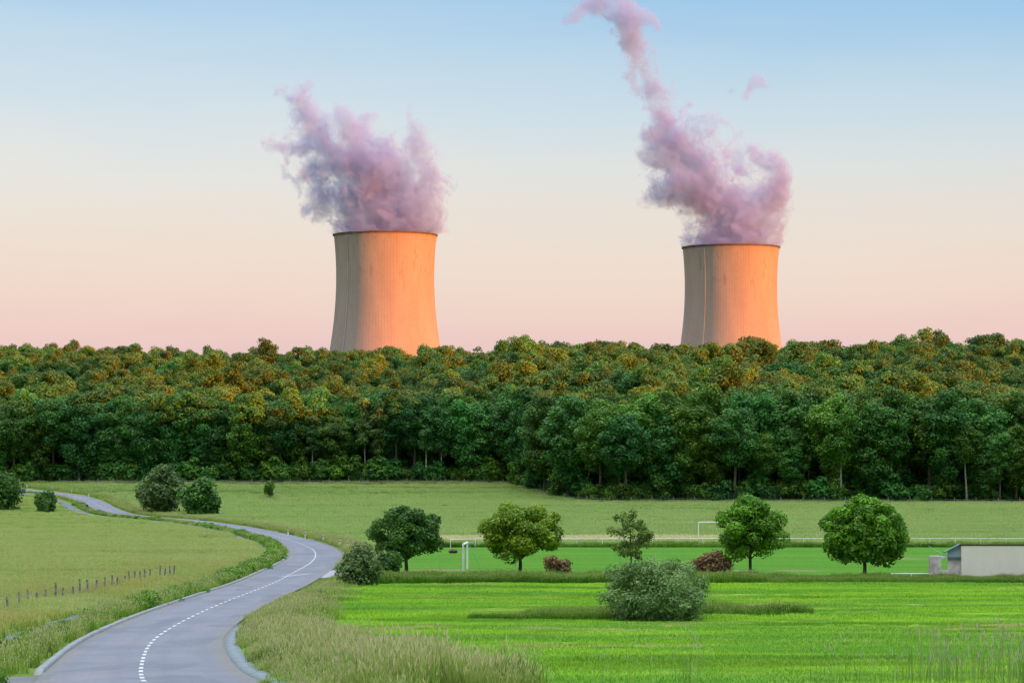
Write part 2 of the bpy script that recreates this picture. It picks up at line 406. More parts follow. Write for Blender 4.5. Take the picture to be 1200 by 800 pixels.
def render_wall():
    t = NT('cream_render'); p = t.pos()
    a = t.noise(t.scl(p, (0.7, 0.7, 0.25)), 1.0, 5, 0.6); b = t.noise(t.scl(p, (3.5, 3.5, 0.4)), 1.0, 4, 0.6)
    c = t.mix(t.maprange(a, 0.3, 0.7), (0.89, 0.77, 0.68), (0.94, 0.82, 0.73))
    c = t.mix(t.maprange(b, 0.58, 0.8, 0, 0.45), c, (0.70, 0.60, 0.53))
    return t.surf(t.principled(c, 0.9, 0.1, normal=t.bump(t.noise(p, 14, 3), 0.2, 0.01)))
M['wall'] = render_wall()
M['stainwall'] = plain('stained_render', (0.62, 0.53, 0.51), 0.9, 0.3, 1.3, 0.1)
M['gable'] = plain('grey_blue_board', (0.36, 0.42, 0.48), 0.7, 0.1, 1.0)
M['roof'] = plain('roof_sheet', (0.13, 0.20, 0.23), 0.6, 0.2, 2.0)
M['fascia'] = plain('brown_fascia', (0.075, 0.05, 0.035), 0.8, 0.2, 2.0)

def steam(name, dens, lo=0.0, hi_=0.0, sc=0.065):
    t = NT(name)
    oc = t.n('ShaderNodeTexCoord').outputs['Object']
    nz = t.noise(oc, sc, 6, 0.72, 1.4)
    thin = t.maprange(t.n('ShaderNodeSeparateXYZ', {0: oc}).outputs[2], 20.0, 190.0, 1.0, 0.8)   # the plume thins as it rises
    d = t.math('MULTIPLY', t.maprange(nz, lo, hi_, 0.0, 1.0), t.math('MULTIPLY', thin, dens))
    v = t.n('ShaderNodeVolumePrincipled', {'Color': (0.44, 0.48, 0.77, 1), 'Density': d, 'Anisotropy': 0.0})
    t.m.cycles.volume_step_rate = 0.14
    t.t.links.new(v.outputs[0], t.out.inputs['Volume'])
    return t.m

# ------------------------------------------------------------------ ground
def grid_axis(segs):
    out = []
    for a, b, st in segs: out.append(np.arange(a, b, st))
    return np.r_[np.concatenate(out), segs[-1][1]]
def sheet(name, xs, ys, mat, dz=0.0, zfun=None):
    X, Y = np.meshgrid(xs, ys); Z = (zfun or Zg)(X, Y) + dz
    nx = len(xs); ny = len(ys)
    i = np.arange(ny - 1)[:, None] * nx + np.arange(nx - 1)[None, :]
    F = np.stack([i, i + 1, i + nx + 1, i + nx], -1).reshape(-1, 4)
    me = make_mesh(name, np.stack([X, Y, Z], -1).reshape(-1, 3), F, mat, smooth_=True)
    return tag(link(name, me), kind='structure')
xs = grid_axis([(-6000, -1500, 500), (-1500, -400, 60), (-400, -160, 12), (-160, 160, 2.0), (160, 420, 10), (420, 1500, 40), (1500, 6000, 500)])
ys = grid_axis([(-6000, -1500, 500), (-1500, -300, 50), (-300, 24, 10), (24, 660, 2.0), (660, 1300, 10), (1300, 2600, 50), (2600, 9000, 640)])
ground = sheet('ground', xs, ys, M['meadow'])

def ribbon_sheet(name, ylist, left, right, mat, dz, nx=40):
    """a sheet between two side curves given as functions of distance"""
    ylist = np.asarray(ylist, float); u = np.linspace(0, 1, nx)
    L = left(ylist); Rr = right(ylist)
    X = L[:, None] + (Rr - L)[:, None] * u[None]; Y = np.repeat(ylist[:, None], nx, 1)
    Z = Zg(X, Y) + dz; ny = len(ylist)
    i = np.arange(ny - 1)[:, None] * nx + np.arange(nx - 1)[None, :]
    F = np.stack([i, i + 1, i + nx + 1, i + nx], -1).reshape(-1, 4)
    me = make_mesh(name, np.stack([X, Y, Z], -1).reshape(-1, 3), F, mat, smooth_=True)
    return tag(link(name, me), kind='structure')

def fieldleft(y):
    rx = np.interp(y, ROADY[:400], ROAD[:400, 0])
    off = np.interp(y, [40, 70, 85, 110, 150, 176, 190], [3.5, 4.5, 5.0, 6.3, 6.3, 5.2, 5.0])
    return rx + off + 0.7 * vnoise(y / 4.0, 0.2, 0.9, 8)
ribbon_sheet('crop_field', np.arange(40, 179.5, 1.0), fieldleft, lambda y: np.full_like(y, 120.0), M['field'], 0.03, 60)
ribbon_sheet('football_pitch', np.arange(194, 288.5, 2.0), lambda y: np.full_like(y, -13.0), lambda y: np.full_like(y, 150.0), M['pitch'], 0.03, 60)
ribbon_sheet('mown_strip', np.arange(312, 344.5, 2.0), lambda y: -14 + 0 * y, lambda y: 26 + 0.3 * (y - 312), M['straw'], 0.03, 30)
exs = np.arange(-420, 481, 4.0)
def floor_sheet():
    E = edge(exs) - 1.5; u = np.r_[np.linspace(0, 0.1, 12), np.linspace(0.12, 1, 40)]
    X = np.repeat(exs[None], len(u), 0); Y = E[None] + u[:, None] * (1420 - E)[None]
    Z = Zg(X, Y) + 0.05; nx = len(exs); ny = len(u)
    i = np.arange(ny - 1)[:, None] * nx + np.arange(nx - 1)[None, :]
    F = np.stack([i, i + 1, i + nx + 1, i + nx], -1).reshape(-1, 4)
    return tag(link('forest_floor', make_mesh('forest_floor', np.stack([X, Y, Z], -1).reshape(-1, 3), F, M['floor'], smooth_=True)), kind='structure')
floor_sheet()

# ------------------------------------------------------------------ road
def strip(name, P, N, offs, mat, dz, hs=None, kind='structure'):
    """a ribbon along the line P; offs are lateral offsets, hs heights above the ground"""
    hs = hs or [0.0] * len(offs)
    V = []; lat = []
    for o, h in zip(offs, hs):
        Q = P + N * o
        zc = Zg(P[:, 0], P[:, 1])                      # a road is level across
        k_ = np.arange(len(P)); tp = np.clip(np.minimum(k_, k_[::-1]) / 3.0, 0, 1) if h > 0 else 1.0
        V.append(np.c_[Q, zc + dz + h * tp - 0.1 * (1 - tp)]); lat.append(np.full(len(P), o))
    V = np.stack(V, 1); n, k = V.shape[:2]
    i = np.arange(n - 1)[:, None] * k + np.arange(k - 1)[None]
    F = np.stack([i, i + 1, i + k + 1, i + k], -1).reshape(-1, 4)
    me = make_mesh(name, V.reshape(-1, 3), F, mat, {'lat': np.stack(lat, 1).ravel()}, smooth_=False)
    return tag(link(name, me), kind=kind)
HW = 3.0
nroad = len(ROAD)
strip('road', ROAD, ROADN, [-HW, -1.5, 0, 1.5, HW], M['asphalt'], 0.07)
# dark worn tarmac edges
i0 = int(np.argmin(np.abs(ROADY - 205)))
def dist_idx(y): return int(np.argmin(np.abs(ROADY - y)))
# centre line: dashes near, closer dashes on the bends
def paint(a, b, w=0.09, off=0.0):
    sl = slice(a, b)
    V = []
    for o in (-w, w):
        Q = ROAD[sl] + ROADN[sl] * (o + off); V.append(np.c_[Q, Zg(ROAD[sl, 0], ROAD[sl, 1]) + 0.082])
    V = np.stack(V, 1); n = len(V)
    i = np.arange(n - 1)[:, None] * 2
    return V.reshape(-1, 3), np.concatenate([i, i + 1, i + 3, i + 2], 1)
FINE = resample(ROAD, 0.25); FINEN = normals2(FINE)
def centre_line():
    mb = MB(); s = 0.0
    L = len(FINE) * 0.25
    pos = 0.0
    while pos < L - 3:
        y = FINE[int(pos / 0.25), 1]
        dl, gap = (1.5, 1.35) if y < 200 else (3.0, 0.9)
        if y > 275: dl, gap = (2.0, 2.6)
        a = int(pos / 0.25); b = min(int((pos + dl) / 0.25) + 1, len(FINE))
        P = FINE[a:b]; N = FINEN[a:b]; z = Zg(P[:, 0], P[:, 1]) + 0.08
        w = 0.068
        V = np.concatenate([np.c_[P - N * w, z], np.c_[P + N * w, z]]); n = len(P)
        mb.add(V, [(k, n + k, n + k + 1, k + 1) for k in range(n - 1)])
        pos += dl + gap
    return tag(mb.build('road_marking', M['road_paint']), kind='structure')
centre_line()
# kerbs: a low flush band on the left, a wide concrete gutter on the inside of the near bend
a, b = dist_idx(69), dist_idx(262)
strip('kerb', ROAD[a:b], ROADN[a:b], [-HW - 0.26, -HW - 0.26, -HW - 0.02, -HW - 0.005], M['concrete_kerb'], 0.07, [-0.25, 0.10, 0.11, 0.0])
a, b = 8, dist_idx(116)
gw = np.linspace(1, 1, b - a)
strip('gutter', ROAD[a:b], ROADN[a:b], [HW + 0.10, HW + 0.11, HW + 0.66, HW + 0.68], M['gutter'], 0.07, [-0.1, 0.015, 0.05, -0.25])
strip('gutter_joint', ROAD[a:b], ROADN[a:b], [HW, HW + 0.10], M['darkasphalt'], 0.055)
a, b = dist_idx(232), dist_idx(330)
strip('kerb', ROAD[a:b], ROADN[a:b], [HW + 0.005, HW + 0.02, HW + 0.3, HW + 0.32], M['darkasphalt'], 0.07, [0.0, 0.05, 0.05, -0.25])
# cycle path beyond the weed strip
POFF = np.interp(ROADY, [40, 95, 150, 180, 215, 300, 450, 520, 606], [-6.1, -6.0, -5.4, -5.2, -5.0, -5.2, -6.4, -7.2, -7.4])
PATH = ROAD + ROADN * POFF[:, None]
PATH = resample(smooth(PATH, 8), 1.0)
PATH = PATH[(PATH[:, 1] > 30)]
strip('cycle_path', PATH, normals2(PATH), [-1.0, 0, 1.0], M['darkasphalt'], 0.06)
# side road leaving behind the clipped shrub
SIDE = catmull(np.array([(-17.4, 190.0), (-15.4, 197), (-13.6, 206), (-12.6, 214)]), 10)
SIDE = resample(SIDE, 1.0)
strip('side_road', SIDE, normals2(SIDE), [-2.4, -1, 1, 2.4], M['lightasphalt'], 0.055)
# patch of fresh tarmac where a path joins at the lower left
a, b = dist_idx(52), dist_idx(69)
strip('tarmac_patch', ROAD[a:b], ROADN[a:b], [-HW - 1.5, -HW - 0.01], M['darkasphalt'], 0.075)

# ------------------------------------------------------------------ foliage
def leaves(C, S, n, size, g, asp=0.6, up=0.35, shell=0.55, tintvar=0.35, droop=0.0, fuzz=1.06, jit=0.55):
    """n leaf sprays over lobes with centres C and radii S (k,3); returns V, F, tint"""
    C = np.asarray(C, float); S = np.asarray(S, float)
    w = (S[:, 0] * S[:, 1] * S[:, 2]) ** (2 / 3); w = w / w.sum()
    k = g.choice(len(C), n, p=w)
    d = g.normal(size=(n, 3)); d /= np.linalg.norm(d, axis=1)[:, None]
    d[:, 2] = np.where((d[:, 2] < -0.2) & (g.random(n) < 0.5), -d[:, 2], d[:, 2])
    r = shell + (fuzz - shell) * g.random(n) ** 0.6
    P = C[k] + d * S[k] * r[:, None]
    nrm = d + g.normal(scale=jit, size=(n, 3)); nrm[:, 2] += up
    nrm /= np.linalg.norm(nrm, axis=1)[:, None]
    t = np.cross(nrm, g.normal(size=(n, 3))); 
    if droop: t[:, 2] -= droop; t -= nrm * (t * nrm).sum(1)[:, None]
    t /= np.linalg.norm(t, axis=1)[:, None] + 1e-9
    b = np.cross(nrm, t)
    s = size * (0.55 + 0.9 * g.random(n))[:, None]
    V = np.stack([P - t * s, P + b * s * asp + nrm * s * 0.12, P + t * s, P - b * s * asp + nrm * s * 0.12], 1).reshape(-1, 3)
    F = np.arange(4 * n).reshape(n, 4)
    lobe = g.random(len(C))
    tint = np.clip(0.5 + tintvar * (lobe[k] - 0.5) * 2 + 0.22 * g.normal(size=n), 0, 1)
    return V, F, np.repeat(tint, 4)

def lobes(g, k, axes, centre, lr, zbias=0.0, lower=-0.9, flat=0.85, core=0.45):
    """k lobes spread over an ellipsoid of the given half axes"""
    C = []; S = []
    while len(C) < k:
        d = g.normal(size=3); d /= np.linalg.norm(d)
        if d[2] < lower: continue
        rr = g.random() ** core
        if C and min(np.linalg.norm((np.array(C) - (np.array(centre) + d * np.array(axes) * rr)) / lr, axis=1)) < 0.62 and g.random() < 0.8: continue
        C.append(np.array(centre) + d * np.array(axes) * rr + np.array([0, 0, zbias * rr]))
        r = lr * (0.7 + 0.6 * g.random()); S.append((r, r, r * flat))
    return np.array(C), np.array(S)

def trunkmesh(name, g, h, r, top, targets, mat, lean=0.0, base_flare=1.35, limbr=0.35, fork=None):
    mb = MB()
    zs = np.linspace(-0.4, top, 9)
    wob = np.cumsum(g.normal(scale=0.006 * top, size=(9, 2)), 0); wob -= wob[0]
    ax = np.c_[wob[:, 0] + lean * zs, wob[:, 1], zs]
    rad = r * (1 - 0.75 * np.clip(zs / top, 0, 1)); rad[0] *= base_flare * 1.15; rad[1] *= 1.06
    mb.tube(ax, rad, 8)
    for tgt in targets:
        tgt = np.asarray(tgt, float)
        z0 = min(top * 0.92, max(fork or 0.25 * top, tgt[2] - np.hypot(tgt[0], tgt[1]) * 0.9))
        s = np.array([np.interp(z0, zs, ax[:, 0]), np.interp(z0, zs, ax[:, 1]), z0])
        tt = np.linspace(0, 1, 5)[:, None]
        mid = (s + tgt) / 2 + np.array([0, 0, 0.08 * np.linalg.norm(tgt - s)])
        p = s * (1 - tt) ** 2 + 2 * mid * tt * (1 - tt) + tgt * tt ** 2
        r0 = r * (1 - 0.75 * z0 / top) * limbr * 1.5
        mb.tube(p, np.linspace(r0, r0 * 0.2, 5), 5, cap=False)
    return mb.mesh(name, mat, True)

def tree_proto(g, h, axes, cz, lr, k, n, size, leafm, barkm, tr, lower=-0.9, top=None, asp=0.6, droop=0.0, lean=0.0, shell=0.5, nl=10, up=0.35, fork=None, flat=0.85, core=0.45, fuzz=1.06, jit=0.55, tv=0.35):
    C, S = lobes(g, k, axes, (0, 0, cz), lr, lower=lower, flat=flat, core=core)
    V, F, t = leaves(C, S, n, size, g, asp, up, shell, droop=droop, fuzz=fuzz, jit=jit, tintvar=tv)
    V[:, 0] += lean * V[:, 2]
    top = top or cz + axes[2] * 0.6
    order = np.argsort(-np.hypot(C[:, 0], C[:, 1]))[:nl]
    tg = C[order] * np.array([1, 1, 1]); tg[:, 0] += lean * tg[:, 2]
    crown = make_mesh('crown', V, F, M[leafm], {'tint': t})
    trunk = trunkmesh('trunk', g, h, tr, top, tg, M[barkm], lean, fork=fork)
    return trunk, crown

def plant_tree(name, proto, loc, rz, sc, label, cat='tree', group=None, parts=('trunk', 'crown'), tilt=(0, 0)):
    o = empty(name, loc, label, cat, group, rz)
    o.rotation_euler = (tilt[0], tilt[1], rz)
    o.scale = sc if isinstance(sc, (tuple, list)) else (sc, sc, sc)
    for nm, me in zip(parts, proto):
        if me is not None: link(nm, me, o)
    return o

def put(px, py):
    x, d = px2w(px, py); return x, d, zat(x, d)

# ---- forest tree kinds (heights near 25 m)
g = np.random.default_rng(5)
KINDS = {}
def kind(name, look, variants, weight): KINDS[name] = (look, variants, weight)
kind('broad', 'broad dark green oak', [tree_proto(g, 25, (5.4, 5.4, 7.6), 16.0, 1.6, 84, 16000, 0.31, 'oak', 'bark', 0.42, -0.95, shell=0.45, fuzz=1.22, jit=0.6, tv=0.22) for _ in range(4)], 0.36)
kind('beech', 'tall full-leaved beech', [tree_proto(g, 26, (4.4, 4.4, 10.0), 15.0, 1.45, 86, 16000, 0.30, 'beech', 'bark', 0.38, -1.0, shell=0.45, fuzz=1.22, jit=0.6, tv=0.22) for _ in range(3)], 0.27)
kind('low', 'dense low-crowned tree', [tree_proto(g, 24, (5.0, 5.0, 11.2), 12.4, 1.55, 100, 18000, 0.31, 'oak', 'bark', 0.40, -1.0, shell=0.45, fuzz=1.22, jit=0.6, tv=0.22) for _ in range(3)], 0.17)
kind('birch', 'airy pale green birch', [tree_proto(g, 24, (2.7, 2.7, 7.8), 16.0, 1.2, 36, 5200, 0.29, 'birch', 'birchbark', 0.21, -1.0, droop=1.2, lean=ln, shell=0.3, top=22) for ln in (0.0, 0.06, -0.05)], 0.09)
kind('tall', 'high-crowned pale-trunked tree', [tree_proto(g, 26, (4.4, 4.4, 6.4), 18.6, 1.5, 60, 12000, 0.31, 'beech', 'palebark', 0.34, -0.9, shell=0.45, fork=9.5, nl=9, fuzz=1.22, jit=0.6, tv=0.22) for _ in range(2)], 0.11)

# positions: poisson-like jittered rows behind the edge
pts = []
g = np.random.default_rng(23)
depth = 0.0
rowi = 0
while depth < 640:
    sp = 6.2 if depth < 30 else (8.8 if depth < 70 else 10.4)
    x = -330.0 + (rowi % 2) * sp / 2
    while x < 390:
        xx = x + g.normal(scale=1.4 if depth < 30 else 2.4); yy = float(edge(xx)) + 3.5 + depth + g.normal(scale=1.3)
        half = 0.225 * yy
        if -half - 55 < xx < half + 60 and yy < 1230: pts.append((xx, yy, depth))
        x += sp * (0.85 + 0.3 * g.random())
    depth += sp * 0.86; rowi += 1
pts = np.array(pts)
HIGH = {}  # crown copies for deeper trees, oak and beech coloured as if sunlit
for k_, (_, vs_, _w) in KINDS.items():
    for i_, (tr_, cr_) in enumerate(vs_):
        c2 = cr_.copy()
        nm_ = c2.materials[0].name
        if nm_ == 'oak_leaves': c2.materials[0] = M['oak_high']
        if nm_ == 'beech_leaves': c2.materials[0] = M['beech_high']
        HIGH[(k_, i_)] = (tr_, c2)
names = list(KINDS); wts = np.array([KINDS[k][2] for k in names]); wts /= wts.sum()

def kind_for(x, y, dep):
    px = 600 + FP * x / y
    w = dict(zip(names, wts))
    if dep < 20:
        if px > 800: w['tall'] = 0.16; w['low'] = 0.24
        elif px < 640: w['low'] = 0.62; w['tall'] = 0.03
        else: w['low'] = 0.42; w['tall'] = 0.06
        if 360 < px < 540: w['birch'] = 0.42; w['tall'] = 0.02
    else:
        w['birch'] = 0.05; w['low'] = 0.02; w['tall'] = 0.04
    v = np.array([w[k] for k in names]); return names[g.choice(len(names), p=v / v.sum())]

FT = []
for (x, y, dep) in pts:
    k = kind_for(x, y, dep)
    v = int(g.integers(len(KINDS[k][1])))
    sc = (0.90 if x < 0 else 1.0) * (0.86 + 0.28 * g.random())
    if dep > 40: sc *= 0.98 + 0.14 * max(0, vnoise(x / 45, y / 45, 0.1, 9)) 
    if dep > 40: sc *= 0.88 + 0.24 * g.random() ** 1.5
    if dep < 3 and g.random() < 0.3: sc *= 0.8
    FT.append(dict(x=x, y=y, dep=dep, k=k, v=v, s=sc, sz=sc * (0.94 + 0.14 * g.random()), r=g.random() * 6.283, px=600 + FP * x / y))
inframe = [t for t in FT if -12 < t['px'] < 1212]
inframe.sort(key=lambda t: t['dep'] + 0.02 * t['y'])
indiv = inframe[:285]
ids = {id(t) for t in indiv}
rest = [t for t in FT if id(t) not in ids]

ZONES = [(-99, 50, 'above the left-edge tree'), (50, 150, 'above far road bend'), (150, 270, 'behind the thickets'),
         (270, 385, 'left of left tower'), (385, 515, 'below the left tower'), (515, 575, 'right of left tower'),
         (575, 665, 'above the yellow-green tree'), (665, 790, 'above the thin tree'), (790, 925, 'below the right tower'),
         (925, 1075, 'above the ball tree'), (1075, 1400, 'above the cream building')]
ORD = ['first', 'second', 'third', 'fourth', 'fifth', 'sixth', 'seventh', 'eighth', 'ninth', 'tenth', 'eleventh', 'twelfth', 'thirteenth', 'fourteenth', 'fifteenth', 'sixteenth', 'seventeenth', 'eighteenth', 'nineteenth', 'twentieth']
buckets = {}
for t in indiv:
    z = next(i for i, q in enumerate(ZONES) if q[0] <= t['px'] < q[1])
    rw = 'at forest edge' if t['dep'] < 5 else ('in second row' if t['dep'] < 11 else ('in third row' if t['dep'] < 17 else 'deeper in canopy'))
    buckets.setdefault((t['k'], rw, z), []).append(t)
for (k, rw, z), L in buckets.items():
    L.sort(key=lambda t: t['px'])
    for i, t in enumerate(L):
        o_ = '' if len(L) == 1 else f', {ORD[i]} from left'
        t['label'] = f"{KINDS[k][0]} {rw} {ZONES[z][2]}{o_}"
first = {}
for t in indiv:
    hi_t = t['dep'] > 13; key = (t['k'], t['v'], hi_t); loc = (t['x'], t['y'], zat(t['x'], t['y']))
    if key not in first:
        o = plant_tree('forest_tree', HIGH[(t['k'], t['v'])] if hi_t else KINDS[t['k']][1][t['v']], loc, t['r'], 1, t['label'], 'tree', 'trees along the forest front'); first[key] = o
    else:
        o = copy_tree(first[key]); o.location = loc; o.rotation_euler = (0, 0, t['r']); o['label'] = t['label']
    o.scale = (t['s'] * 1.08, t['s'] * 1.08, t['sz'])

# ------------------------------------------------------------------ instancing for what nobody could count
HID = {}
def scatter(name, meshes, P, rz, sc, idx, kind_='stuff', label=None, cat=None, mat=None):
    col = bpy.data.collections.new(name + '_kinds')
    for i, me in enumerate(meshes):
        o = bpy.data.objects.new('%s_%02d' % (name, i), me); col.objects.link(o)
    n = len(P)
    me = bpy.data.meshes.new(name); me.vertices.add(n); me.vertices.foreach_set('co', np.asarray(P, np.float32).ravel())
    for k, v, ty in (('rz', rz, 'FLOAT'), ('sc', sc, 'FLOAT'), ('idx', idx, 'INT')):
        a = me.attributes.new(k, ty, 'POINT'); a.data.foreach_set('value', np.asarray(v, np.float32 if ty == 'FLOAT' else np.int32))
    o = link(name, me)
    gt = bpy.data.node_groups.new(name + '_scatter', 'GeometryNodeTree')
    gt.interface.new_socket('Geometry', in_out='INPUT', socket_type='NodeSocketGeometry')
    gt.interface.new_socket('Geometry', in_out='OUTPUT', socket_type='NodeSocketGeometry')
    N = gt.nodes.new; L = gt.links.new
    gi = N('NodeGroupInput'); go = N('NodeGroupOutput')
    ci = N('GeometryNodeCollectionInfo'); ci.inputs['Collection'].default_value = col
    ci.inputs['Separate Children'].default_value = True; ci.inputs['Reset Children'].default_value = True
    def na(nm, ty):
        q = N('GeometryNodeInputNamedAttribute'); q.data_type = ty; q.inputs['Name'].default_value = nm; return q.outputs[0]
    ip = N('GeometryNodeInstanceOnPoints'); ip.inputs['Pick Instance'].default_value = True
    L(gi.outputs[0], ip.inputs['Points']); L(ci.outputs[0], ip.inputs['Instance']); L(na('idx', 'INT'), ip.inputs['Instance Index'])
    cx = N('ShaderNodeCombineXYZ'); L(na('rz', 'FLOAT'), cx.inputs[2])
    er = N('FunctionNodeEulerToRotation'); L(cx.outputs[0], er.inputs[0]); L(er.outputs[0], ip.inputs['Rotation'])
    L(na('sc', 'FLOAT'), ip.inputs['Scale']); L(ip.outputs[0], go.inputs[0])
    md = o.modifiers.new('scatter', 'NODES'); md.node_group = gt
    return tag(o, label, cat, None, kind_)

def joined(proto):
    """trunk and crown of a tree kind as one mesh, for the far wood"""
    tr, cr = proto
    out = []
    V = []; F4 = []; F = []; off = 0; tint = []; fm = []
    for mi, me in enumerate((tr, cr)):
        n = len(me.vertices); co = np.empty(n * 3, np.float32); me.vertices.foreach_get('co', co); V.append(co.reshape(-1, 3))
        for p in me.polygons:
            if len(p.vertices) == 4: F.append([i + off for i in p.vertices]); fm.append(mi)
        if 'tint' in me.attributes:
            tv = np.empty(n, np.float32); me.attributes['tint'].data.foreach_get('value', tv)
        else: tv = np.zeros(n, np.float32)
        tint.append(tv); off += n
    return make_mesh('wood_tree', np.vstack(V), np.array(F), [tr.materials[0], cr.materials[0]], {'tint': np.concatenate(tint)}, fm=fm)
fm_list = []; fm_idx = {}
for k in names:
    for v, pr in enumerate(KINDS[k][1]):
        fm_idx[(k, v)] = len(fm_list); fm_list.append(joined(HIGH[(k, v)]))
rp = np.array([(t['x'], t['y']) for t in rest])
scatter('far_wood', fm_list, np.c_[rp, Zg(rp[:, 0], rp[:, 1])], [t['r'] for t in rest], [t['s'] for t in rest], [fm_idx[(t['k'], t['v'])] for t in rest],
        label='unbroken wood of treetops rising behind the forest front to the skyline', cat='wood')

# undergrowth along the forest edge
g = np.random.default_rng(31)
def bush_mesh(name, g, axes, lr, k, n, size, leafm, asp=0.6, lower=-0.25, shell=0.45, up=0.35, flat=0.85):
    C, S = lobes(g, k, axes, (0, 0, axes[2] * 0.35), lr, lower=lower, flat=flat)
    V, F, t = leaves(C, S, n, size, g, asp, up, shell)
    V[:, 2] = np.maximum(V[:, 2], -0.15)
    return make_mesh(name, V, F, M[leafm], {'tint': t})
ug = [bush_mesh('undergrowth', g, (2.6, 2.0, 2.6), 1.1, 16, 1500, 0.30, 'oak') for _ in range(3)] + [bush_mesh('undergrowth', g, (2.0, 2.0, 3.6), 1.1, 16, 1500, 0.30, 'beech') for _ in range(2)]
ux = []
for x in np.arange(-165, 185, 1.7):
    for dd in (1.5, 6.0, 12.0, 20.0):
        dens = (0.95 if x < 5 else 0.9) * (1.0 if dd > 1.6 else 0.45 + 0.4 * (x < 5))
        if g.random() < dens: ux.append((x + g.normal(scale=0.6), float(edge(x)) + dd + g.normal(scale=0.7)))
ux = np.array(ux); s_ = 0.65 + 0.85 * g.random(len(ux))
scatter('undergrowth', ug, np.c_[ux, Zg(ux[:, 0], ux[:, 1])], g.random(len(ux)) * 6.28, s_, g.integers(0, 5, len(ux)), label='shaded undergrowth filling the foot of the forest edge', cat='undergrowth')

# bare tree standing in the forest front on the left
def bare_tree():
    g = np.random.default_rng(77)
    mb = MB()
    def branch(p, d, L, r, lev):
        n = 5; P = [np.array(p)]; dd = np.array(d, float)
        for i in range(n):
            dd = dd + g.normal(scale=0.10, size=3) + np.array([0, 0, 0.05]); dd /= np.linalg.norm(dd); P.append(P[-1] + dd * L / n)
        mb.tube(P, np.linspace(r, r * 0.45, n + 1), 6)
        if lev < 4:
            for _ in range(2 + (g.random() < 0.5)):
                a = g.normal(size=3); a -= dd * (a @ dd); a /= np.linalg.norm(a)
                q = P[-1] if g.random() < 0.6 else P[3]
                branch(q, dd + a * 0.75, L * 0.66, r * 0.45, lev + 1)
    branch((0, 0, -0.3), (0, 0, 1), 10.5, 0.36, 0)
    return mb.mesh('branches', M['palebark'], True)
x = (88 - 600) / FP * 612; y = float(edge(x)) + 0.5
o = empty('bare_tree', (x, y, zat(x, y)), 'leafless grey tree with forked branches in the forest front above the far road bend', 'tree')
link('branches', bare_tree(), o); o.scale = (0.86, 0.86, 0.86)

# trees known by their trunks along the front
def hero(kindname, v, px, py, hpx, label, lean=0.0, dx=1.0):
    x, d, z = put(px, py); e = float(edge(x)); d = e + 0.6; x = (px - 600) / FP * d; z = zat(x, d)
    hh = hpx / FP * d; s = hh / 25.5
    plant_tree('forest_tree', KINDS[kindname][1][v], (x, d, z), 1.3 * v + px * 0.1, (s * dx, s * dx, s), label, 'tree', 'trees along the forest front', tilt=(0, lean))
hero('birch', 1, 443, 562, 98, 'airy birch with leaning white trunk at forest edge below left tower', 0.04)
hero('birch', 0, 500, 562, 92, 'slim birch with straight white trunk at forest edge under left tower\'s right side', 0.0)
hero('birch', 2, 516, 562, 84, 'small birch with white trunk right of the straight birch at forest edge', -0.02)
hero('tall', 0, 985, 590, 112, 'tree with forked pale trunk at forest edge above the ball-shaped tree')
hero('tall', 1, 1046, 590, 108, 'tall tree with pale trunk just right of the ball-shaped tree', 0.0)
hero('tall', 0, 1133, 591, 96, 'tree with leaning pale trunk at forest edge above the cream building', -0.03)
hero('broad', 1, 732, 588, 108, 'big oak bulging from the forest edge above the thin pitch-side tree', 0.0, 1.15)
hero('broad', 2, 862, 590, 118, 'feathery tall oak at forest edge above the dark pitch tree', 0.0, 1.0)

# ------------------------------------------------------------------ trees and shrubs in the fields
g = np.random.default_rng(8)
def single(name, px, py, wpx, hpx, axes, cz, lr, k, n, size, leafm, label, cat='tree', tr=0.12, lower=-0.8, top=None, **kw):
    """tree whose modelled crown is in units of its height; scaled to the photo"""
    x, d, z = put(px, py); H = hpx / FP * d; W = wpx / FP * d / 2
    ax = (W - lr * H * 0.8, W - lr * H * 0.8, axes * H); 
    pr = tree_proto(g, H, ax, cz * H, lr * H, k, n, size, leafm, 'bark', tr, lower, top=(top or cz + axes * 0.55) * H, **kw)
    return plant_tree(name, pr, (x, d, z), 0, 1, label, cat)
single('dark_maple_tree', 476, 671, 94, 79, 0.40, 0.55, 0.12, 70, 22000, 0.125, 'darkleaf', 'dark green maple with rounded crown beside the clipped shrub', tr=0.17, lower=-0.75)
single('lime_tree', 609, 672, 102, 83, 0.37, 0.58, 0.13, 62, 22000, 0.125, 'lime', 'spreading yellow-green tree right of the white goal', tr=0.17, lower=-0.8, core=0.25)
single('thin_tree', 740, 668, 60, 72, 0.42, 0.57, 0.06, 64, 3800, 0.115, 'olive', 'thin see-through young tree behind the big willow bush', tr=0.10, lower=-1.0, shell=0.2, core=0.3, fuzz=1.3)
single('dark_maple_tree', 880, 674, 92, 96, 0.39, 0.575, 0.12, 70, 24000, 0.125, 'maple', 'tall dark maple on a straight trunk left of the ball-shaped tree', tr=0.15, lower=-0.85)
single('ball_maple_tree', 1013, 677, 108, 94, 0.40, 0.55, 0.095, 150, 30000, 0.125, 'maple', 'dense ball-shaped green maple left of the cream building', tr=0.17, lower=-0.85, core=0.12)

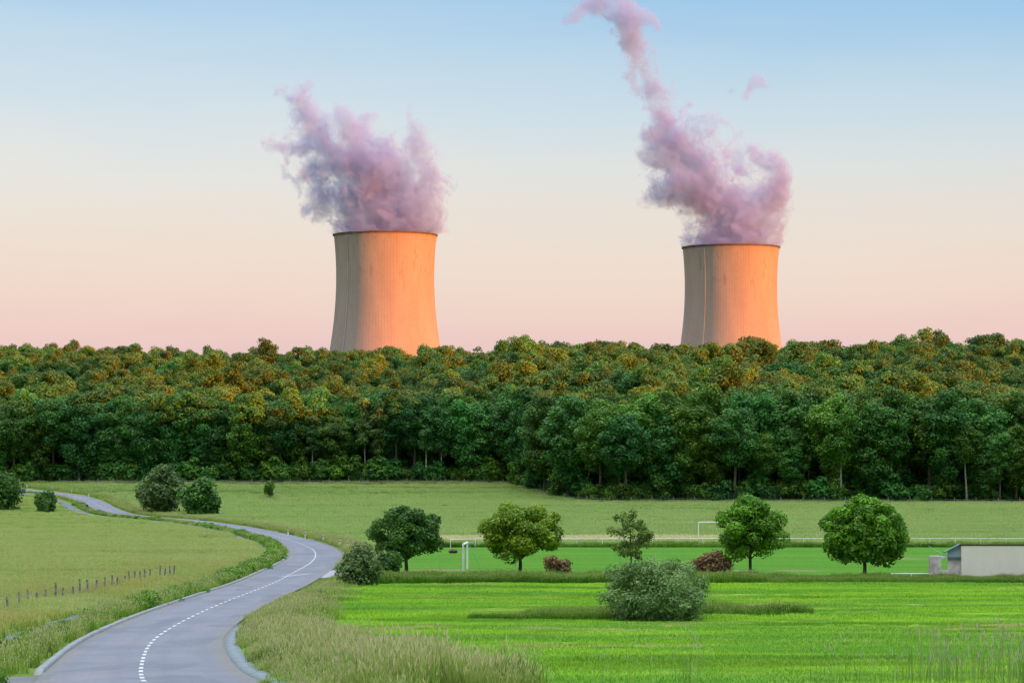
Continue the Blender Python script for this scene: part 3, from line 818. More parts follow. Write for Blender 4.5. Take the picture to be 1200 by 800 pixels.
def shrub(name, px, py, wpx, hpx, k, n, size, leafm, label, cat='shrub', lrf=0.28, lower=-0.25, depth_=None, asp=0.6, shell=0.4, flat=0.9, fuzz=1.15):
    x, d, z = put(px, py); H = hpx / FP * d; W = wpx / FP * d / 2; D = depth_ or W
    lr = lrf * min(H, 2 * W)
    C, S = lobes(g, k, (W - lr * 0.7, D - lr * 0.7, H * 0.62 - lr * 0.6), (0, 0, H * 0.40), lr, lower=-0.75, flat=flat)
    C[:, 2] = np.maximum(C[:, 2], lr * 0.35)
    V, F, t = leaves(C, S, n, size, g, asp, 0.35, shell, fuzz=fuzz)
    V[:, 2] = np.maximum(V[:, 2], 0.0)
    o = empty(name, (x, d, z), label, cat)
    link('foliage', make_mesh('foliage', V, F, M[leafm], {'tint': t}), o)
    mb = MB()
    for q in range(6):
        c = C[g.integers(len(C))]; mb.tube([(0.15 * g.normal(), 0.15 * g.normal(), -0.2), c * np.array([0.4, 0.4, 0.5]), c], [0.05, 0.035, 0.015], 5)
    mb.build('stems', M['bark'], o, smooth_=True)
    return o
shrub('willow_bush', 771, 727, 142, 72, 110, 26000, 0.085, 'willow', 'large grey-green willow bush alone in the bright green field', 'bush', 0.15, asp=0.42, shell=0.25, fuzz=1.3)
shrub('clipped_shrub', 421, 687, 50, 46, 34, 7500, 0.13, 'thornleaf', 'blocky grey-green shrub beside the side road, under the dark maple', 'shrub', 0.26)
shrub('clipped_shrub', 455, 674, 34, 26, 14, 2500, 0.14, 'darkleaf', 'low dark shrub at the foot of the dark maple', 'shrub', 0.30)
shrub('red_shrub', 652, 675, 36, 26, 16, 2200, 0.12, 'redleaf', 'small reddish shrub at the right foot of the yellow-green tree', 'shrub', 0.26, shell=0.2)
shrub('red_shrub', 834, 674, 56, 27, 24, 3600, 0.12, 'redleaf', 'wide reddish-brown shrub left of the tall dark maple', 'shrub', 0.30, shell=0.2)
shrub('field_thicket', 188, 601, 54, 56, 60, 8500, 0.34, 'thornleaf', 'taller left thicket of the pair in the meadow beyond the road', 'thicket', 0.17)
shrub('field_thicket', 234, 604, 52, 46, 46, 7000, 0.34, 'oak', 'lower right thicket of the pair in the meadow beyond the road', 'thicket', 0.17)
shrub('dark_tree', 2, 598, 46, 46, 28, 6500, 0.30, 'darkleaf', 'dark round tree at the left frame edge beside the road', 'tree', 0.26)
shrub('roadside_shrub', 52, 600, 32, 26, 16, 3000, 0.28, 'darkleaf', 'dark low shrub just right of the dark tree at the left edge', 'shrub', 0.30)
shrub('meadow_shrub', 316, 583, 9, 20, 10, 1600, 0.28, 'oak', 'narrow shrub at the meadow ditch below the forest edge', 'shrub', 0.4, depth_=5.0)

# ------------------------------------------------------------------ cooling towers
def cooling_tower(px, topy, halfpx, label, ladder_px):
    D = 46.4 / halfpx * FP
    X = (px - 600) / FP * D
    base = zat(X, D)
    ztop = (YH - topy) / FP * D
    H = ztop - base
    zt = H - 38.5                                    # throat height
    Rz = lambda z: 44.2 * math.sqrt(1 + ((z - zt) / 123.0) ** 2)
    o = empty('cooling_tower', (X, D, base), label, 'cooling tower', 'cooling towers behind the forest')
    zs = np.r_[np.linspace(11, H - 1.2, 60)]
    mb = MB()
    outer = [(Rz(z), z) for z in zs]; inner = [(Rz(z) - 0.6 - 0.9 * math.exp(-z / 15.0), z) for z in zs[::-1]]
    mb.lathe(outer + inner, 180); mb.build('shell', M['tower'], o, smooth_=True)
    rt = Rz(H)
    mb = MB(); mb.lathe([(rt - 1.1, H - 1.3), (rt + 0.9, H - 1.3), (rt + 1.0, H - 0.1), (rt + 0.95, H), (rt - 1.1, H)], 180)
    mb.build('rim', M['rim'], o)
    mb = MB()
    ang = [2 * math.pi * k / 120 for k in range(121)]
    mb.tube([((rt + 0.8) * math.cos(t), (rt + 0.8) * math.sin(t), H + 1.0) for t in ang], 0.07, 5, cap=False)
    for t in ang[:-1:2]: mb.box(((rt + 0.8) * math.cos(t), (rt + 0.8) * math.sin(t), H + 0.5), (0.1, 0.1, 1.0), t)
    mb.build('railing', M['rim'], o)
    a = -math.pi / 2 + math.asin(ladder_px / halfpx)
    mb = MB()
    zz = np.linspace(12, H - 1.0, 50)
    for s in (-0.35, 0.35):
        mb.tube([((Rz(z) + 0.45) * math.cos(a + s / 46), (Rz(z) + 0.45) * math.sin(a + s / 46), z) for z in zz], 0.13, 4)
    for z in np.linspace(14, H - 2, 70):
        mb.box(((Rz(z) + 0.4) * math.cos(a), (Rz(z) + 0.4) * math.sin(a), z), (0.8, 0.9, 0.12), a)
    mb.build('ladder', M['ladder'], o)
    n = 44
    for k in range(n):
        mb = MB(); t0 = 2 * math.pi * k / n; t1 = 2 * math.pi * (k + 1) / n; r0 = Rz(0) + 1; r1 = Rz(11) - 0.4
        P = lambda r, t, z: (r * math.cos(t), r * math.sin(t), z)
        mb.tube([P(r0, t0, -1), P(r1, t1, 11.2)], 0.55, 6); mb.tube([P(r0, t1, -1), P(r1 - 0.9, t0, 11.2)], 0.55, 6)
        mb.build('leg', M['tower'], o)
    return X, D, base, H, rt
TW = [cooling_tower(451.5, 275.0, 60.3, 'left cooling tower with wide low plume of steam, orange in the low sun', -42.5),
      cooling_tower(856.5, 289.5, 56.6, 'right cooling tower with tall steam plume, paler shaded left flank', -35.0)]

# ------------------------------------------------------------------ steam
def surface_nets(Fd, org, h):
    S = Fd > 0
    nx, ny, nz = Fd.shape
    cs = [(i, j, k) for i in (0, 1) for j in (0, 1) for k in (0, 1)]
    sub = lambda A, c: A[c[0]:nx - 1 + c[0], c[1]:ny - 1 + c[1], c[2]:nz - 1 + c[2]]
    cnt = sum(sub(S, c).astype(np.int8) for c in cs)
    act = (cnt > 0) & (cnt < 8)
    acc = np.zeros((*act.shape, 3)); num = np.zeros(act.shape)
    for a in cs:
        for ax in range(3):
            if a[ax] == 1: continue
            b = list(a); b[ax] = 1; b = tuple(b)
            fa, fb = sub(Fd, a), sub(Fd, b); cr = (fa > 0) != (fb > 0)
            t = np.where(cr, fa / np.where(cr, fa - fb, 1), 0)
            for q in range(3):
                acc[..., q] += np.where(cr, a[q] + (t if q == ax else 0), 0)
            num += cr
    idx = -np.ones(act.shape, np.int64); w = np.argwhere(act); idx[act] = np.arange(len(w))
    V = (w + acc[act] / num[act][:, None]) * h + np.array(org)
    F = []
    for ax in range(3):
        o1, o2 = [(1, 2), (2, 0), (0, 1)][ax]
        sl = [slice(1, -1)] * 3; sl[ax] = slice(0, -1)
        A = S[tuple(sl)]; sl2 = [slice(1, -1)] * 3; sl2[ax] = slice(1, None); B = S[tuple(sl2)]
        e = np.argwhere(A != B); fl = A[A != B]
        p = e.copy(); p[:, o1] += 1; p[:, o2] += 1        # cell index of the (+,+) neighbour is p shifted back below
        def cell(d1, d2):
            c = e.copy(); c[:, o1] += 1 - d1; c[:, o2] += 1 - d2; return idx[c[:, 0], c[:, 1], c[:, 2]]
        q = np.stack([cell(1, 1), cell(0, 1), cell(0, 0), cell(1, 0)], 1)
        q[~fl] = q[~fl][:, ::-1]; F.append(q)
    return V, np.vstack(F)

def plume(tower, blobs, label, seed, step):
    X, D, base, H, rt = tower
    top = base + H
    g = np.random.default_rng(seed)
    k = D / FP
    SEG = []
    for st in blobs:
        dy = 0.0 if st[0][2] > 40 else g.uniform(-14, 14); Q = []
        for n_, (x, y, r) in enumerate(st):
            dy += g.normal(scale=2.5) * (n_ > 1); Q.append(np.array([(x - 600) * k, dy, (YH - y) * k, r * k * (1.0 + 0.22 * float(sstep(180, 60, y)))]))
        SEG += list(zip(Q[:-1], Q[1:]))
    B = np.array([p for sg in SEG for p in sg])
    pad = 14
    lo = np.array([(B[:, 0] - B[:, 3]).min() - pad, (B[:, 1] - B[:, 3]).min() - pad, top - 7.0])
    hi = np.array([(B[:, 0] + B[:, 3]).max() + pad, (B[:, 1] + B[:, 3]).max() + pad, (B[:, 2] + B[:, 3]).max() + pad])
    ax = [np.arange(lo[i], hi[i], step) for i in range(3)]
    x, y, z = np.meshgrid(*ax, indexing='ij')
    w = lambda s, sd, oc=3: fbm(x / s, y / s, z / s, oc, sd)
    up = sstep(top, top + 60, z)
    amp = 3.0 + 7.0 * up
    wx = x + amp * w(22, seed + 1); wy = y + amp * w(22, seed + 11); wz = z + amp * w(22, seed + 21)
    f = np.full(x.shape, -9.0)
    for a, b in SEG:
        ab = b - a; L2 = float(ab[:3] @ ab[:3]) + 1e-6
        t = np.clip(((wx - a[0]) * ab[0] + (wy - a[1]) * ab[1] + (wz - a[2]) * ab[2]) / L2, 0, 1)
        dd = np.sqrt((wx - a[0] - t * ab[0]) ** 2 + (wy - a[1] - t * ab[1]) ** 2 + (wz - a[2] - t * ab[2]) ** 2)
        f = np.maximum(f, 1 - dd / (a[3] + t * ab[3]))
    n1 = fbm(wx / 15, wy / 15, wz / 15, 5, seed + 40, 0.6)
    n2 = fbm(wx / 20, wy / 20, wz / 20, 2, seed + 40, 0.5)
    fin = f + (0.20 + 0.40 * up) * n2
    f = f + (0.30 + 0.75 * up) * n1 * np.clip(0.9 + 0.5 * f, 0.0, 1.0)
    rr = np.hypot(x - X, y)
    f = np.where(z < top + 1.0, np.minimum(f, 0) * 0 + np.clip((rt - 2.0 - rr) / 10.0, -1, 1.0), f)
    fin = np.where(z < top + 1.0, f, np.minimum(fin, f + 0.45))
    for s_ in (0, -1):
        fin[s_] = -1; fin[:, s_] = -1; fin[:, :, s_] = -1
        f[s_] = -1; f[:, s_] = -1; f[:, :, s_] = -1
    me = []
    for lev in (-0.36, 0.12, 0.40):
        V, F = surface_nets((f if lev < 0 else fin) - lev, lo, step)
        V[:, 1] += D
        me.append((V - np.array([X, D, top]), F))
    o = None
    for i, ((V, F), nm) in enumerate(zip(me, ('steam_plume', 'inner_steam', 'steam_core'))):
        m_ = make_mesh(nm, V, F, STEAM[i], smooth_=True)
        ob = link(nm, m_, o if i else None, None if i else (X, D, top))
        if not i: o = tag(ob, label, 'steam')
    return o
STEAM = [steam('steam_wisps', 0.085, 0.50, 0.64, 0.07), steam('steam_body', 0.05, 0.28, 0.66, 0.055), steam('steam_core', 0.03, -0.8, 0.5, 0.03)]
LB = [[(451, 278, 50), (451, 250, 46), (440, 215, 40), (410, 186, 30), (380, 170, 22), (345, 168, 15), (312, 167, 6)],
      [(378, 160, 18), (356, 135, 14), (350, 115, 10), (366, 97, 5)], [(352, 122, 9), (331, 103, 5), (325, 113, 3)],
      [(480, 252, 34), (497, 222, 25), (507, 202, 17), (492, 180, 14), (479, 150, 8), (478, 128, 4)],
      [(470, 240, 34), (465, 198, 22), (440, 180, 16), (425, 160, 9)], [(415, 168, 17), (401, 142, 10), (395, 128, 5)],
      [(402, 228, 25), (376, 226, 19), (362, 240, 11), (354, 246, 6)], [(378, 240, 15), (372, 254, 8)], [(400, 200, 24), (370, 202, 17), (352, 207, 10), (344, 216, 5)],
      [(413, 262, 20), (410, 235, 28)], [(502, 264, 17), (509, 240, 13)], [(420, 152, 8), (433, 140, 5)], [(455, 168, 9), (463, 150, 5)], [(336, 196, 7), (346, 226, 5)]]
RB = [[(856, 290, 46), (856, 262, 41), (845, 236, 36), (815, 206, 29), (798, 176, 26), (785, 150, 21), (774, 125, 15), (764, 100, 13), (750, 75, 12), (740, 50, 11), (738, 30, 14), (741, 14, 12)],
      [(735, 26, 13), (715, 10, 12), (695, 4, 11), (678, 10, 8), (668, 23, 4)], [(746, 22, 11), (762, 24, 8), (773, 35, 4)], [(730, 20, 8), (735, -8, 10)], [(695, 6, 9), (690, -10, 8)],
      [(880, 262, 30), (900, 226, 25), (914, 205, 15), (905, 190, 13), (890, 180, 9), (874, 165, 5)], [(893, 268, 17), (911, 262, 11)],
      [(825, 236, 26), (800, 220, 23), (775, 223, 18), (759, 236, 8)], [(800, 200, 22), (770, 186, 17), (754, 178, 9)], [(790, 175, 19), (762, 165, 11)],
      [(745, 60, 8), (742, 90, 7), (746, 118, 5)], [(810, 170, 13), (835, 150, 8), (851, 148, 4)], [(868, 192, 13), (865, 165, 7), (872, 148, 4)], [(874, 107, 4), (886, 98, 9), (899, 107, 4)], [(815, 150, 8), (830, 138, 6), (843, 146, 4)], [(850, 178, 8), (858, 160, 6), (850, 143, 4)], [(880, 178, 6), (894, 164, 5)], [(846, 108, 4), (858, 102, 4)], [(800, 130, 6), (812, 118, 4)]]
plume(TW[0], LB, 'wide forked steam plume drifting left from the left tower', 3, 1.35)
plume(TW[1], RB, 'tall leaning steam plume rising out of frame from the right tower', 5, 1.5)

# ------------------------------------------------------------------ sports ground furniture
def rod(mb, a, b, r): mb.tube([a, b], r, 6)
# railing on the far side of the pitch
def railing():
    P = [put(528, 641.5)[:2]] + [(float((528 + 29.6 * k - 600) / FP * 291), 289 + 2.5 * math.sin(k * 0.1)) for k in range(1, 26)]
    o = empty('pitch_railing', (P[0][0], P[0][1], zat(*P[0])), 'long white post-and-rail barrier along the far side of the pitch', 'railing')
    b = np.array([P[0][0], P[0][1], zat(*P[0])])
    top = []
    for x, y in P:
        z = zat(x, y); q = np.array([x, y, z]) - b
        mb = MB(); mb.box(q + (0, 0, 0.5), (0.075, 0.075, 1.1)); mb.build('post', M['white'], o); top.append(q + (0, 0, 1.06))
    mb = MB(); mb.tube(top, 0.05, 6); mb.build('rail', M['white'], o)
railing()
def low_rail(px0, px1, py, hz, label, posts):
    x0, d, z = put(px0, py); x1 = (px1 - 600) / FP * d
    o = empty('low_railing', (x0, d, z), label, 'railing')
    mb = MB(); mb.tube([(0, 0, hz), (x1 - x0, 0, hz)], 0.045, 6); mb.build('rail', M['white'], o)
    for f in posts:
        mb = MB(); mb.box((f * (x1 - x0), 0, hz / 2 - 0.03), (0.08, 0.08, hz)); mb.build('post', M['white'], o)
low_rail(1044, 1094, 679.0, 0.52, 'low white rail in the long grass left of the cream building', (0.02, 0.48, 0.98))
low_rail(860, 886, 675.0, 0.48, 'low white rail behind the trunk of the tall dark maple', (0.02, 0.5, 0.98))

def goal(pA, pB, H, label, net, r=0.065):
    (xa, ya), (xb, yb) = pA, pB; za, zb = zat(xa, ya), zat(xb, yb)
    o = empty('football_goal', (xa, ya, za), label, 'goal')
    q = np.array([xb - xa, yb - ya, zb - za])
    for p in (np.zeros(3), q):
        mb = MB(); mb.tube([p + (0, 0, -0.1), p + (0, 0, H)], r, 8); mb.build('post', M['white'], o)
    mb = MB(); mb.tube([(0, 0, H), q + (0, 0, H)], r, 8); mb.build('crossbar', M['white'], o)
    n = np.array([q[1], -q[0], 0]); n = n / np.linalg.norm(n) * net
    mb = MB()
    for p in (np.zeros(3), q):
        mb.tube([p + (0, 0, H), p + n * 0.35 + (0, 0, H - 0.02), p + n + (0, 0, 0.02)], 0.022, 5)
    mb.tube([n, n + q], 0.022, 5); mb.build('net_frame', M['green_tube'], o)
    return o
xa, ya = put(542.8, 669.5)[:2]; 
goal((xa, ya), ((547.6 - 600) / FP * (ya + 6.9), ya + 6.9), 2.44, 'white football goal seen from its side, left of the yellow-green tree', 1.6, 0.095)
x0 = (818.5 - 600) / FP * 336
goal((x0, 336.0), (x0 + 5.0, 337.0), 2.35, 'white football goal beyond the railing, left of the tall dark maple', -1.5, 0.07)
worn(M['pitch'], [(xa - 2.0, ya + 3.5, 5.0), (xa + 30, ya + 2.0, 4.0), (xa + 45, ya + 40, 7.0)])
def pole(name, px, py, h, mat, label, cat, r=0.03):
    x, d, z = put(px, py); o = empty(name, (x, d, z), label, cat)
    mb = MB(); mb.tube([(0, 0, -0.1), (0, 0, h)], r, 6); mb.build('shaft', mat, o)
    mb = MB(); mb.tube([(0, 0, h), (0, 0, h + 0.06)], [r * 1.5, r * 0.8], 6); mb.build('cap', mat, o)
pole('net_pole', 726.5, 667, 1.65, M['green_tube'], 'thin green pole left of the thin young tree', 'pole')
pole('net_pole', 515.5, 667, 1.5, M['green_tube'], 'thin pale green pole between dark maple and the white goal', 'pole')
pole('tree_stake', 604.5, 673, 1.35, M['white'], 'slim white stake beside the trunk of the yellow-green tree', 'stake')

def bundle():
    x, d, z = put(531, 648)
    g = np.random.default_rng(2)
    V = []; F = []
    nu, nv = 18, 10
    for j in range(nv + 1):
        th = math.pi * j / nv
        for i in range(nu):
            ph = 2 * math.pi * i / nu
            r = 1 + 0.18 * float(vnoise(2.5 * math.cos(ph) + 9, 2.5 * math.sin(ph), 3 * th, 4))
            V.append((0.52 * r * math.sin(th) * math.cos(ph), 0.45 * r * math.sin(th) * math.sin(ph), 0.22 + 0.27 * r * math.cos(th)))
    F = [(j * nu + i, j * nu + (i + 1) % nu, (j + 1) * nu + (i + 1) % nu, (j + 1) * nu + i) for j in range(nv) for i in range(nu)]
    o = tag(link('cloth_bundle', make_mesh('cloth_bundle', V, F, M['bundle'], smooth_=True), None, (x, d, z)), 'small dark reddish bundle lying on the pitch left of the white goal', 'bundle')
bundle()

# ------------------------------------------------------------------ changing-room building
def building():
    x0, d, z = put(1127, 679.5)
    x0 = (1127 - 600) / FP * d
    o = empty('changing_room', (x0, d, z), 'cream rendered flat building with grey-blue lean-to at the right frame edge', 'building')
    Ht = (679.5 - 637.5) / FP * d
    W, Dp = 16.0, 5.0
    mb = MB(); h0, h1 = Ht - 0.09, Ht - 0.69
    mb.hexa([(0, 0, -0.3), (W - 0.03, 0, -0.3), (W - 0.03, Dp, -0.3), (0, Dp, -0.3), (0, 0, h0), (W - 0.03, 0, h0), (W - 0.03, Dp, h1), (0, Dp, h1)]); mb.build('wall', M['wall'], o)
    mb = MB(); hb = Ht - 0.62
    mb.hexa([(-0.03, -0.03, Ht - 0.10), (W, -0.03, Ht - 0.10), (W, Dp + 0.05, hb - 0.10), (-0.03, Dp + 0.05, hb - 0.10), (-0.03, -0.03, Ht), (W, -0.03, Ht), (W, Dp + 0.05, hb), (-0.03, Dp + 0.05, hb)]); mb.build('roof', M['fascia'], o)
    s = d / FP
    # lean-to on the left end: sloping roof, boarded gable, stained front wall, open bay and end pier
    xl = (1108 - 1127) * s; xg = (1112 - 1127) * s
    mb = MB()
    zt, zl = Ht + 0.06, (679.5 - 646.5) * s
    P = [(xl, 0.25, zl), (-0.035, 0.25, zt), (-0.035, 1.4, zt - 0.1), (xl, 1.4, zl - 0.1)]
    mb.hexa([(a, b, c - 0.09) for a, b, c in P] + [(a, b, c) for a, b, c in P]); r_ = mb.build('lean_to_roof', M['roof'], o)
    zg = (679.5 - 652.5) * s
    mb = MB()
    zr = lambda xx: zl + (zt - zl) * (xx - xl) / (-xl) - 0.1
    P = [(xg, 0.5, zg), (-0.004, 0.5, zg), (-0.004, 0.62, zg), (xg, 0.62, zg)]
    mb.hexa(P + [(xg, 0.5, zr(xg)), (-0.004, 0.5, zr(-0.004)), (-0.004, 0.62, zr(-0.004)), (xg, 0.62, zr(xg))]); mb.build('gable', M['gable'], o)
    mb = MB(); mb.box(((xg - 0.01) / 2, 0.5, zg - 0.06), (-xg - 0.01, 0.5, 0.1)); mb.build('beam', M['roof'], o)
    mb = MB(); mb.box((xg / 2 - 0.004, 0.55, (zg - 0.12) / 2 - 0.1), (-xg - 0.008, 0.2, zg - 0.12 + 0.18)); mb.build('lean_to_wall', M['stainwall'], o)
    xa, xb = (1091 - 1127) * s, (1104 - 1127) * s
    zp = (679.5 - 651.5) * s
    mb = MB(); mb.box(((xa + xb) / 2, 0.75, zp / 2 - 0.1), (xb - xa, 0.5, zp + 0.18)); mb.build('pier', M['stainwall'], o)
    zo = (679.5 - 654) * s; zi = (679.5 - 668) * s
    mb = MB(); mb.box(((xb + xg) / 2, 0.6, (zo + zp) / 2), (xg - xb - 0.01, 0.16, zp - zo)); mb.build('lintel', M['white'], o)
    mb = MB(); mb.box(((xb + xg) / 2, 0.6, zi / 2), (xg - xb - 0.01, 0.2, zi)); mb.build('low_wall', M['stainwall'], o)
    mb = MB(); mb.tube([(xl - 0.9, 2.6, zg + 0.75), (xg - 0.03, 0.9, zg + 0.02)], 0.03, 5); mb.build('stay', M['green_tube'], o)
building()

# ------------------------------------------------------------------ roadside posts and fences
def delineator_proto(x, y, label):
    o = empty('delineator_post', (x, y, zat(x, y)), label, 'road post', 'white delineator posts along the road')
    mb = MB(); mb.hexa([(-0.10, -0.06, -0.1), (0.10, -0.06, -0.1), (0.10, 0.06, -0.1), (-0.10, 0.06, -0.1), (-0.10, -0.06, 0.92), (0.10, -0.06, 1.0), (0.10, 0.06, 1.0), (-0.10, 0.06, 0.92)])
    mb.build('body', M['white'], o)
    mb = MB(); mb.box((0, 0, 0.78), (0.212, 0.132, 0.12)); mb.build('black_band', M['black'], o)
    mb = MB(); mb.box((0, -0.072, 0.78), (0.06, 0.012, 0.08)); mb.build('reflector', M['reflector'], o)
    return o
DP = [(325, 628.5, 'white road post left of the bend, farthest left of five beside the meadow'), (353, 631, 'second white road post from left of the five at the bend'), (379, 634.5, 'middle white road post of the five at the bend'),
      (398, 641, 'white road post at the bend, second from the clipped shrub'), (407, 643, 'white road post at the bend nearest the clipped shrub'),
      (31.5, 571, 'white road post right of the dark tree at the far upper left'), (61, 573.5, 'white road post on the far road, second from the dark tree'), (84, 577.5, 'white road post on the far road, third from the dark tree'), (100, 582, 'white road post on the inside of the far bend nearest the thickets')]
first_d = None
for px, py, lab in DP:
    x, d, z = put(px, py)
    if abs(float(road_dist(x, d)[0])) < 3.5: 
        dd = float(road_dist(x, d)[0]); d += (3.9 - dd) * 0.6; x += (3.9 - dd) * 0.4; z = zat(x, d)
    if first_d is None: first_d = delineator_proto(x, d, lab)
    else:
        o = copy_tree(first_d); o.location = (x, d, z); o['label'] = lab
    
x, d, z = put(102, 600)
o = empty('marker_post', (x, d, z), 'small dark post standing in the weed strip at the far bend', 'post')
mb = MB(); mb.tube([(0, 0, -0.1), (0, 0, 1.3)], 0.14, 6); mb.build('shaft', M['wood'], o)
mb = MB(); mb.box((0, -0.02, 1.45), (0.5, 0.1, 0.5)); mb.build('plate', M['black'], o)

def fence(name, posts, hts, label, rad, wires, wirer=0.012):
    x0, y0 = posts[0]; z0 = zat(x0, y0)
    o = empty(name, (x0, y0, z0), label, 'fence')
    tops = []
    for (x, y), h in zip(posts, hts):
        q = np.array([x - x0, y - y0, zat(x, y) - z0])
        lx, ly = rng.normal(scale=0.05, size=2)
        mb = MB(); mb.tube([q + (0, 0, -0.2), q + (lx * 0.5, ly * 0.5, h * 0.5), q + (lx, ly, h)], [rad * 1.05, rad, rad * 0.92], 7)
        mb.build('post', M['wood'], o); tops.append((q, lx, ly, h))
    mb = MB()
    for f in wires:
        mb.tube([q + (lx * f, ly * f, 0.95 * f) for q, lx, ly, h in tops], wirer, 4)
    mb.build('wire', M['wire'], o)
FX = [9.5, 21.5, 33, 42.5, 53, 65.5, 73.5, 85, 94, 103.5, 113, 122, 131, 137, 146, 152, 158, 164.5, 169.5, 175.5, 187.5, 193, 199, 203.5]
FYt = np.interp(FX, [9.5, 53, 85, 131, 158, 203], [700, 691, 687, 677, 672, 664])
FP_ = [put(x, y + 17.5 - 4.5 * (x / 203.0))[:2] for x, y in zip(FX, FYt)]
fence('pasture_fence', [(-44.0, 138.0), (-40, 139.5)] + FP_, [1.25] * 2 + list(0.85 + 0.45 * rng.random(len(FP_))), 'row of weathered wooden fence posts with wires in the left meadow', 0.075, (0.45, 0.8))
ep = [(x, float(edge(x)) - 3.2) for x in np.arange(-122, 132, 5.2)]
fence('forest_fence', ep, [1.3] * len(ep), 'thin line of fence posts along the foot of the forest edge', 0.10, (0.5, 0.85))

# ------------------------------------------------------------------ grass
def tuft(name, g, n, rad, h, w, mat, bend=0.45, seed=0.0, hv=0.45, sw=0.02, sl=0.10):
    """n bent blades in a disc; seed is the share that carries a seed head"""
    V = []; F = []; T = []; U = []
    for _ in range(n):
        a = g.random() * 6.283; r = rad * math.sqrt(g.random()); x, y = r * math.cos(a), r * math.sin(a)
        hh = h * (1 - hv + 2 * hv * g.random()) * (1 - 0.25 * r / rad); th = g.random() * 6.283; b = bend * hh * (0.3 + g.random()); ca, sa = math.cos(th), math.sin(th)
        ww = w * (0.7 + 0.6 * g.random()); k = len(V); px, py = -sa * ww / 2, ca * ww / 2; u = g.random()
        V += [(x - px, y - py, -0.03), (x + px, y + py, -0.03), (x + ca * b * .3 + px * .8, y + sa * b * .3 + py * .8, hh * .6), (x + ca * b * .3 - px * .8, y + sa * b * .3 - py * .8, hh * .6), (x + ca * b + px * .15, y + sa * b + py * .15, hh), (x + ca * b - px * .15, y + sa * b - py * .15, hh)]
        F += [(k, k + 1, k + 2, k + 3), (k + 3, k + 2, k + 4, k + 5)]; T += [0, 0, .6, .6, .85, .85]; U += [u] * 6
        if g.random() < seed:
            k = len(V); X, Y, Z = x + ca * b, y + sa * b, hh
            V += [(X, Y, Z - .02), (X - sa * sw, Y + ca * sw, Z + sl * .4), (X + ca * sl * .4, Y + sa * sl * .4, Z + sl), (X + sa * sw, Y - ca * sw, Z + sl * .4)]
            F += [(k, k + 1, k + 2, k + 3)]; T += [1] * 4; U += [u] * 4
    return make_mesh(name, V, np.array(F), mat, {'t': T, 'tint': U})

def in_view(x, y, m=8.0):
    return np.abs(x) < 0.2265 * y + m
def cloud(n, x0, x1, y0, y1, g): return g.uniform(x0, x1, n), g.uniform(y0, y1, n)
def lay(name, meshes, x, y, s0, s1, g, label, cat='grass', cl=None, idx=None):
    P = np.c_[x, y, Zg(x, y)]; n = len(x)
    s = s0 + (s1 - s0) * g.random(n)
    if cl is not None: s = s * cl
    return scatter(name, meshes, P, g.random(n) * 6.283, s, g.integers(0, len(meshes), n) if idx is None else idx, 'stuff', label, cat)

g = np.random.default_rng(101)
# tall grass on the inside of the near bend and along the lower frame edge
tallm = [tuft('tall_grass', g, 95, 0.55, 0.76, 0.020, M['g_tall'], 0.4, 0.28, 0.42, 0.016, 0.13) for _ in range(5)]
x, y = cloud(90000, -26, 26, 44, 200, g)
rd = road_dist(x, y); fl = fieldleft(y)
n0 = fbm(x / 3, y / 9, 0, 3, 66)
k = (rd > np.where(y > 116, 3.25, 3.85)) & (x < fl - 0.2 + 2.2 * g.random(len(x)) ** 3 + 1.2 * n0) & (y < 192) & in_view(x, y)
n1 = fbm(x / 6, y / 6, 0, 3, 60)
near = (y < np.interp(600 + FP * x / y, [330, 400, 450, 520, 600, 650], [112, 94, 78, 67, 56, 44]) + 3 * n1) & (x > fl - 1) & in_view(x, y) & (y > 50)
rightn = (y < 70 + 4 * n1) & (y > 52) & (x > 9.5 + 2 * n1) & in_view(x, y, 4) & (g.random(len(x)) < 0.012)
mid = (y < 67 + 3 * n1) & (y > 52) & (x > -4) & in_view(x, y, 4) & (g.random(len(x)) < 0.004)
sd = np.min(np.hypot(x[:, None] - SIDE[None, ::3, 0], y[:, None] - SIDE[None, ::3, 1]), 1)
k &= sd > 2.7
k = (k & (g.random(len(x)) < 0.75)) | (near & (g.random(len(x)) < 0.7))
x, y, rd = x[k], y[k], rd[k]
hs = np.clip((rd - 2.6) / 2.4, 0.4, 1.0) * (1 - 0.45 * sstep(95, 180, y)) * (0.85 + 0.5 * np.clip(fbm(x / 3, y / 3, 0, 2, 61), -0.5, 1))
print('tall', len(x))
lay('tall_grass', tallm, x, y, 0.7, 1.25, g, 'tall seeding grass on the verge inside the near bend', cl=hs)

stemm = [tuft('seed_stems', g, 12, 0.5, 1.1, 0.014, M['g_stem'], 0.3, 0.8, 0.4, 0.016, 0.20) for _ in range(4)]
x, y = cloud(16000, -3, 24, 51, 64, g)
px_ = 600 + FP * x / y
k = in_view(x, y, 3) & (g.random(len(x)) < np.interp(px_, [500, 700, 1000, 1060, 1250], [0.001, 0.003, 0.004, 0.012, 0.018])) & (y < np.interp(px_, [600, 1000, 1100, 1250], [58, 59, 62, 64]))
lay('seed_stems', stemm, x[k], y[k], 0.7, 1.25, g, 'sparse pale seed stems standing along the lower frame edge')
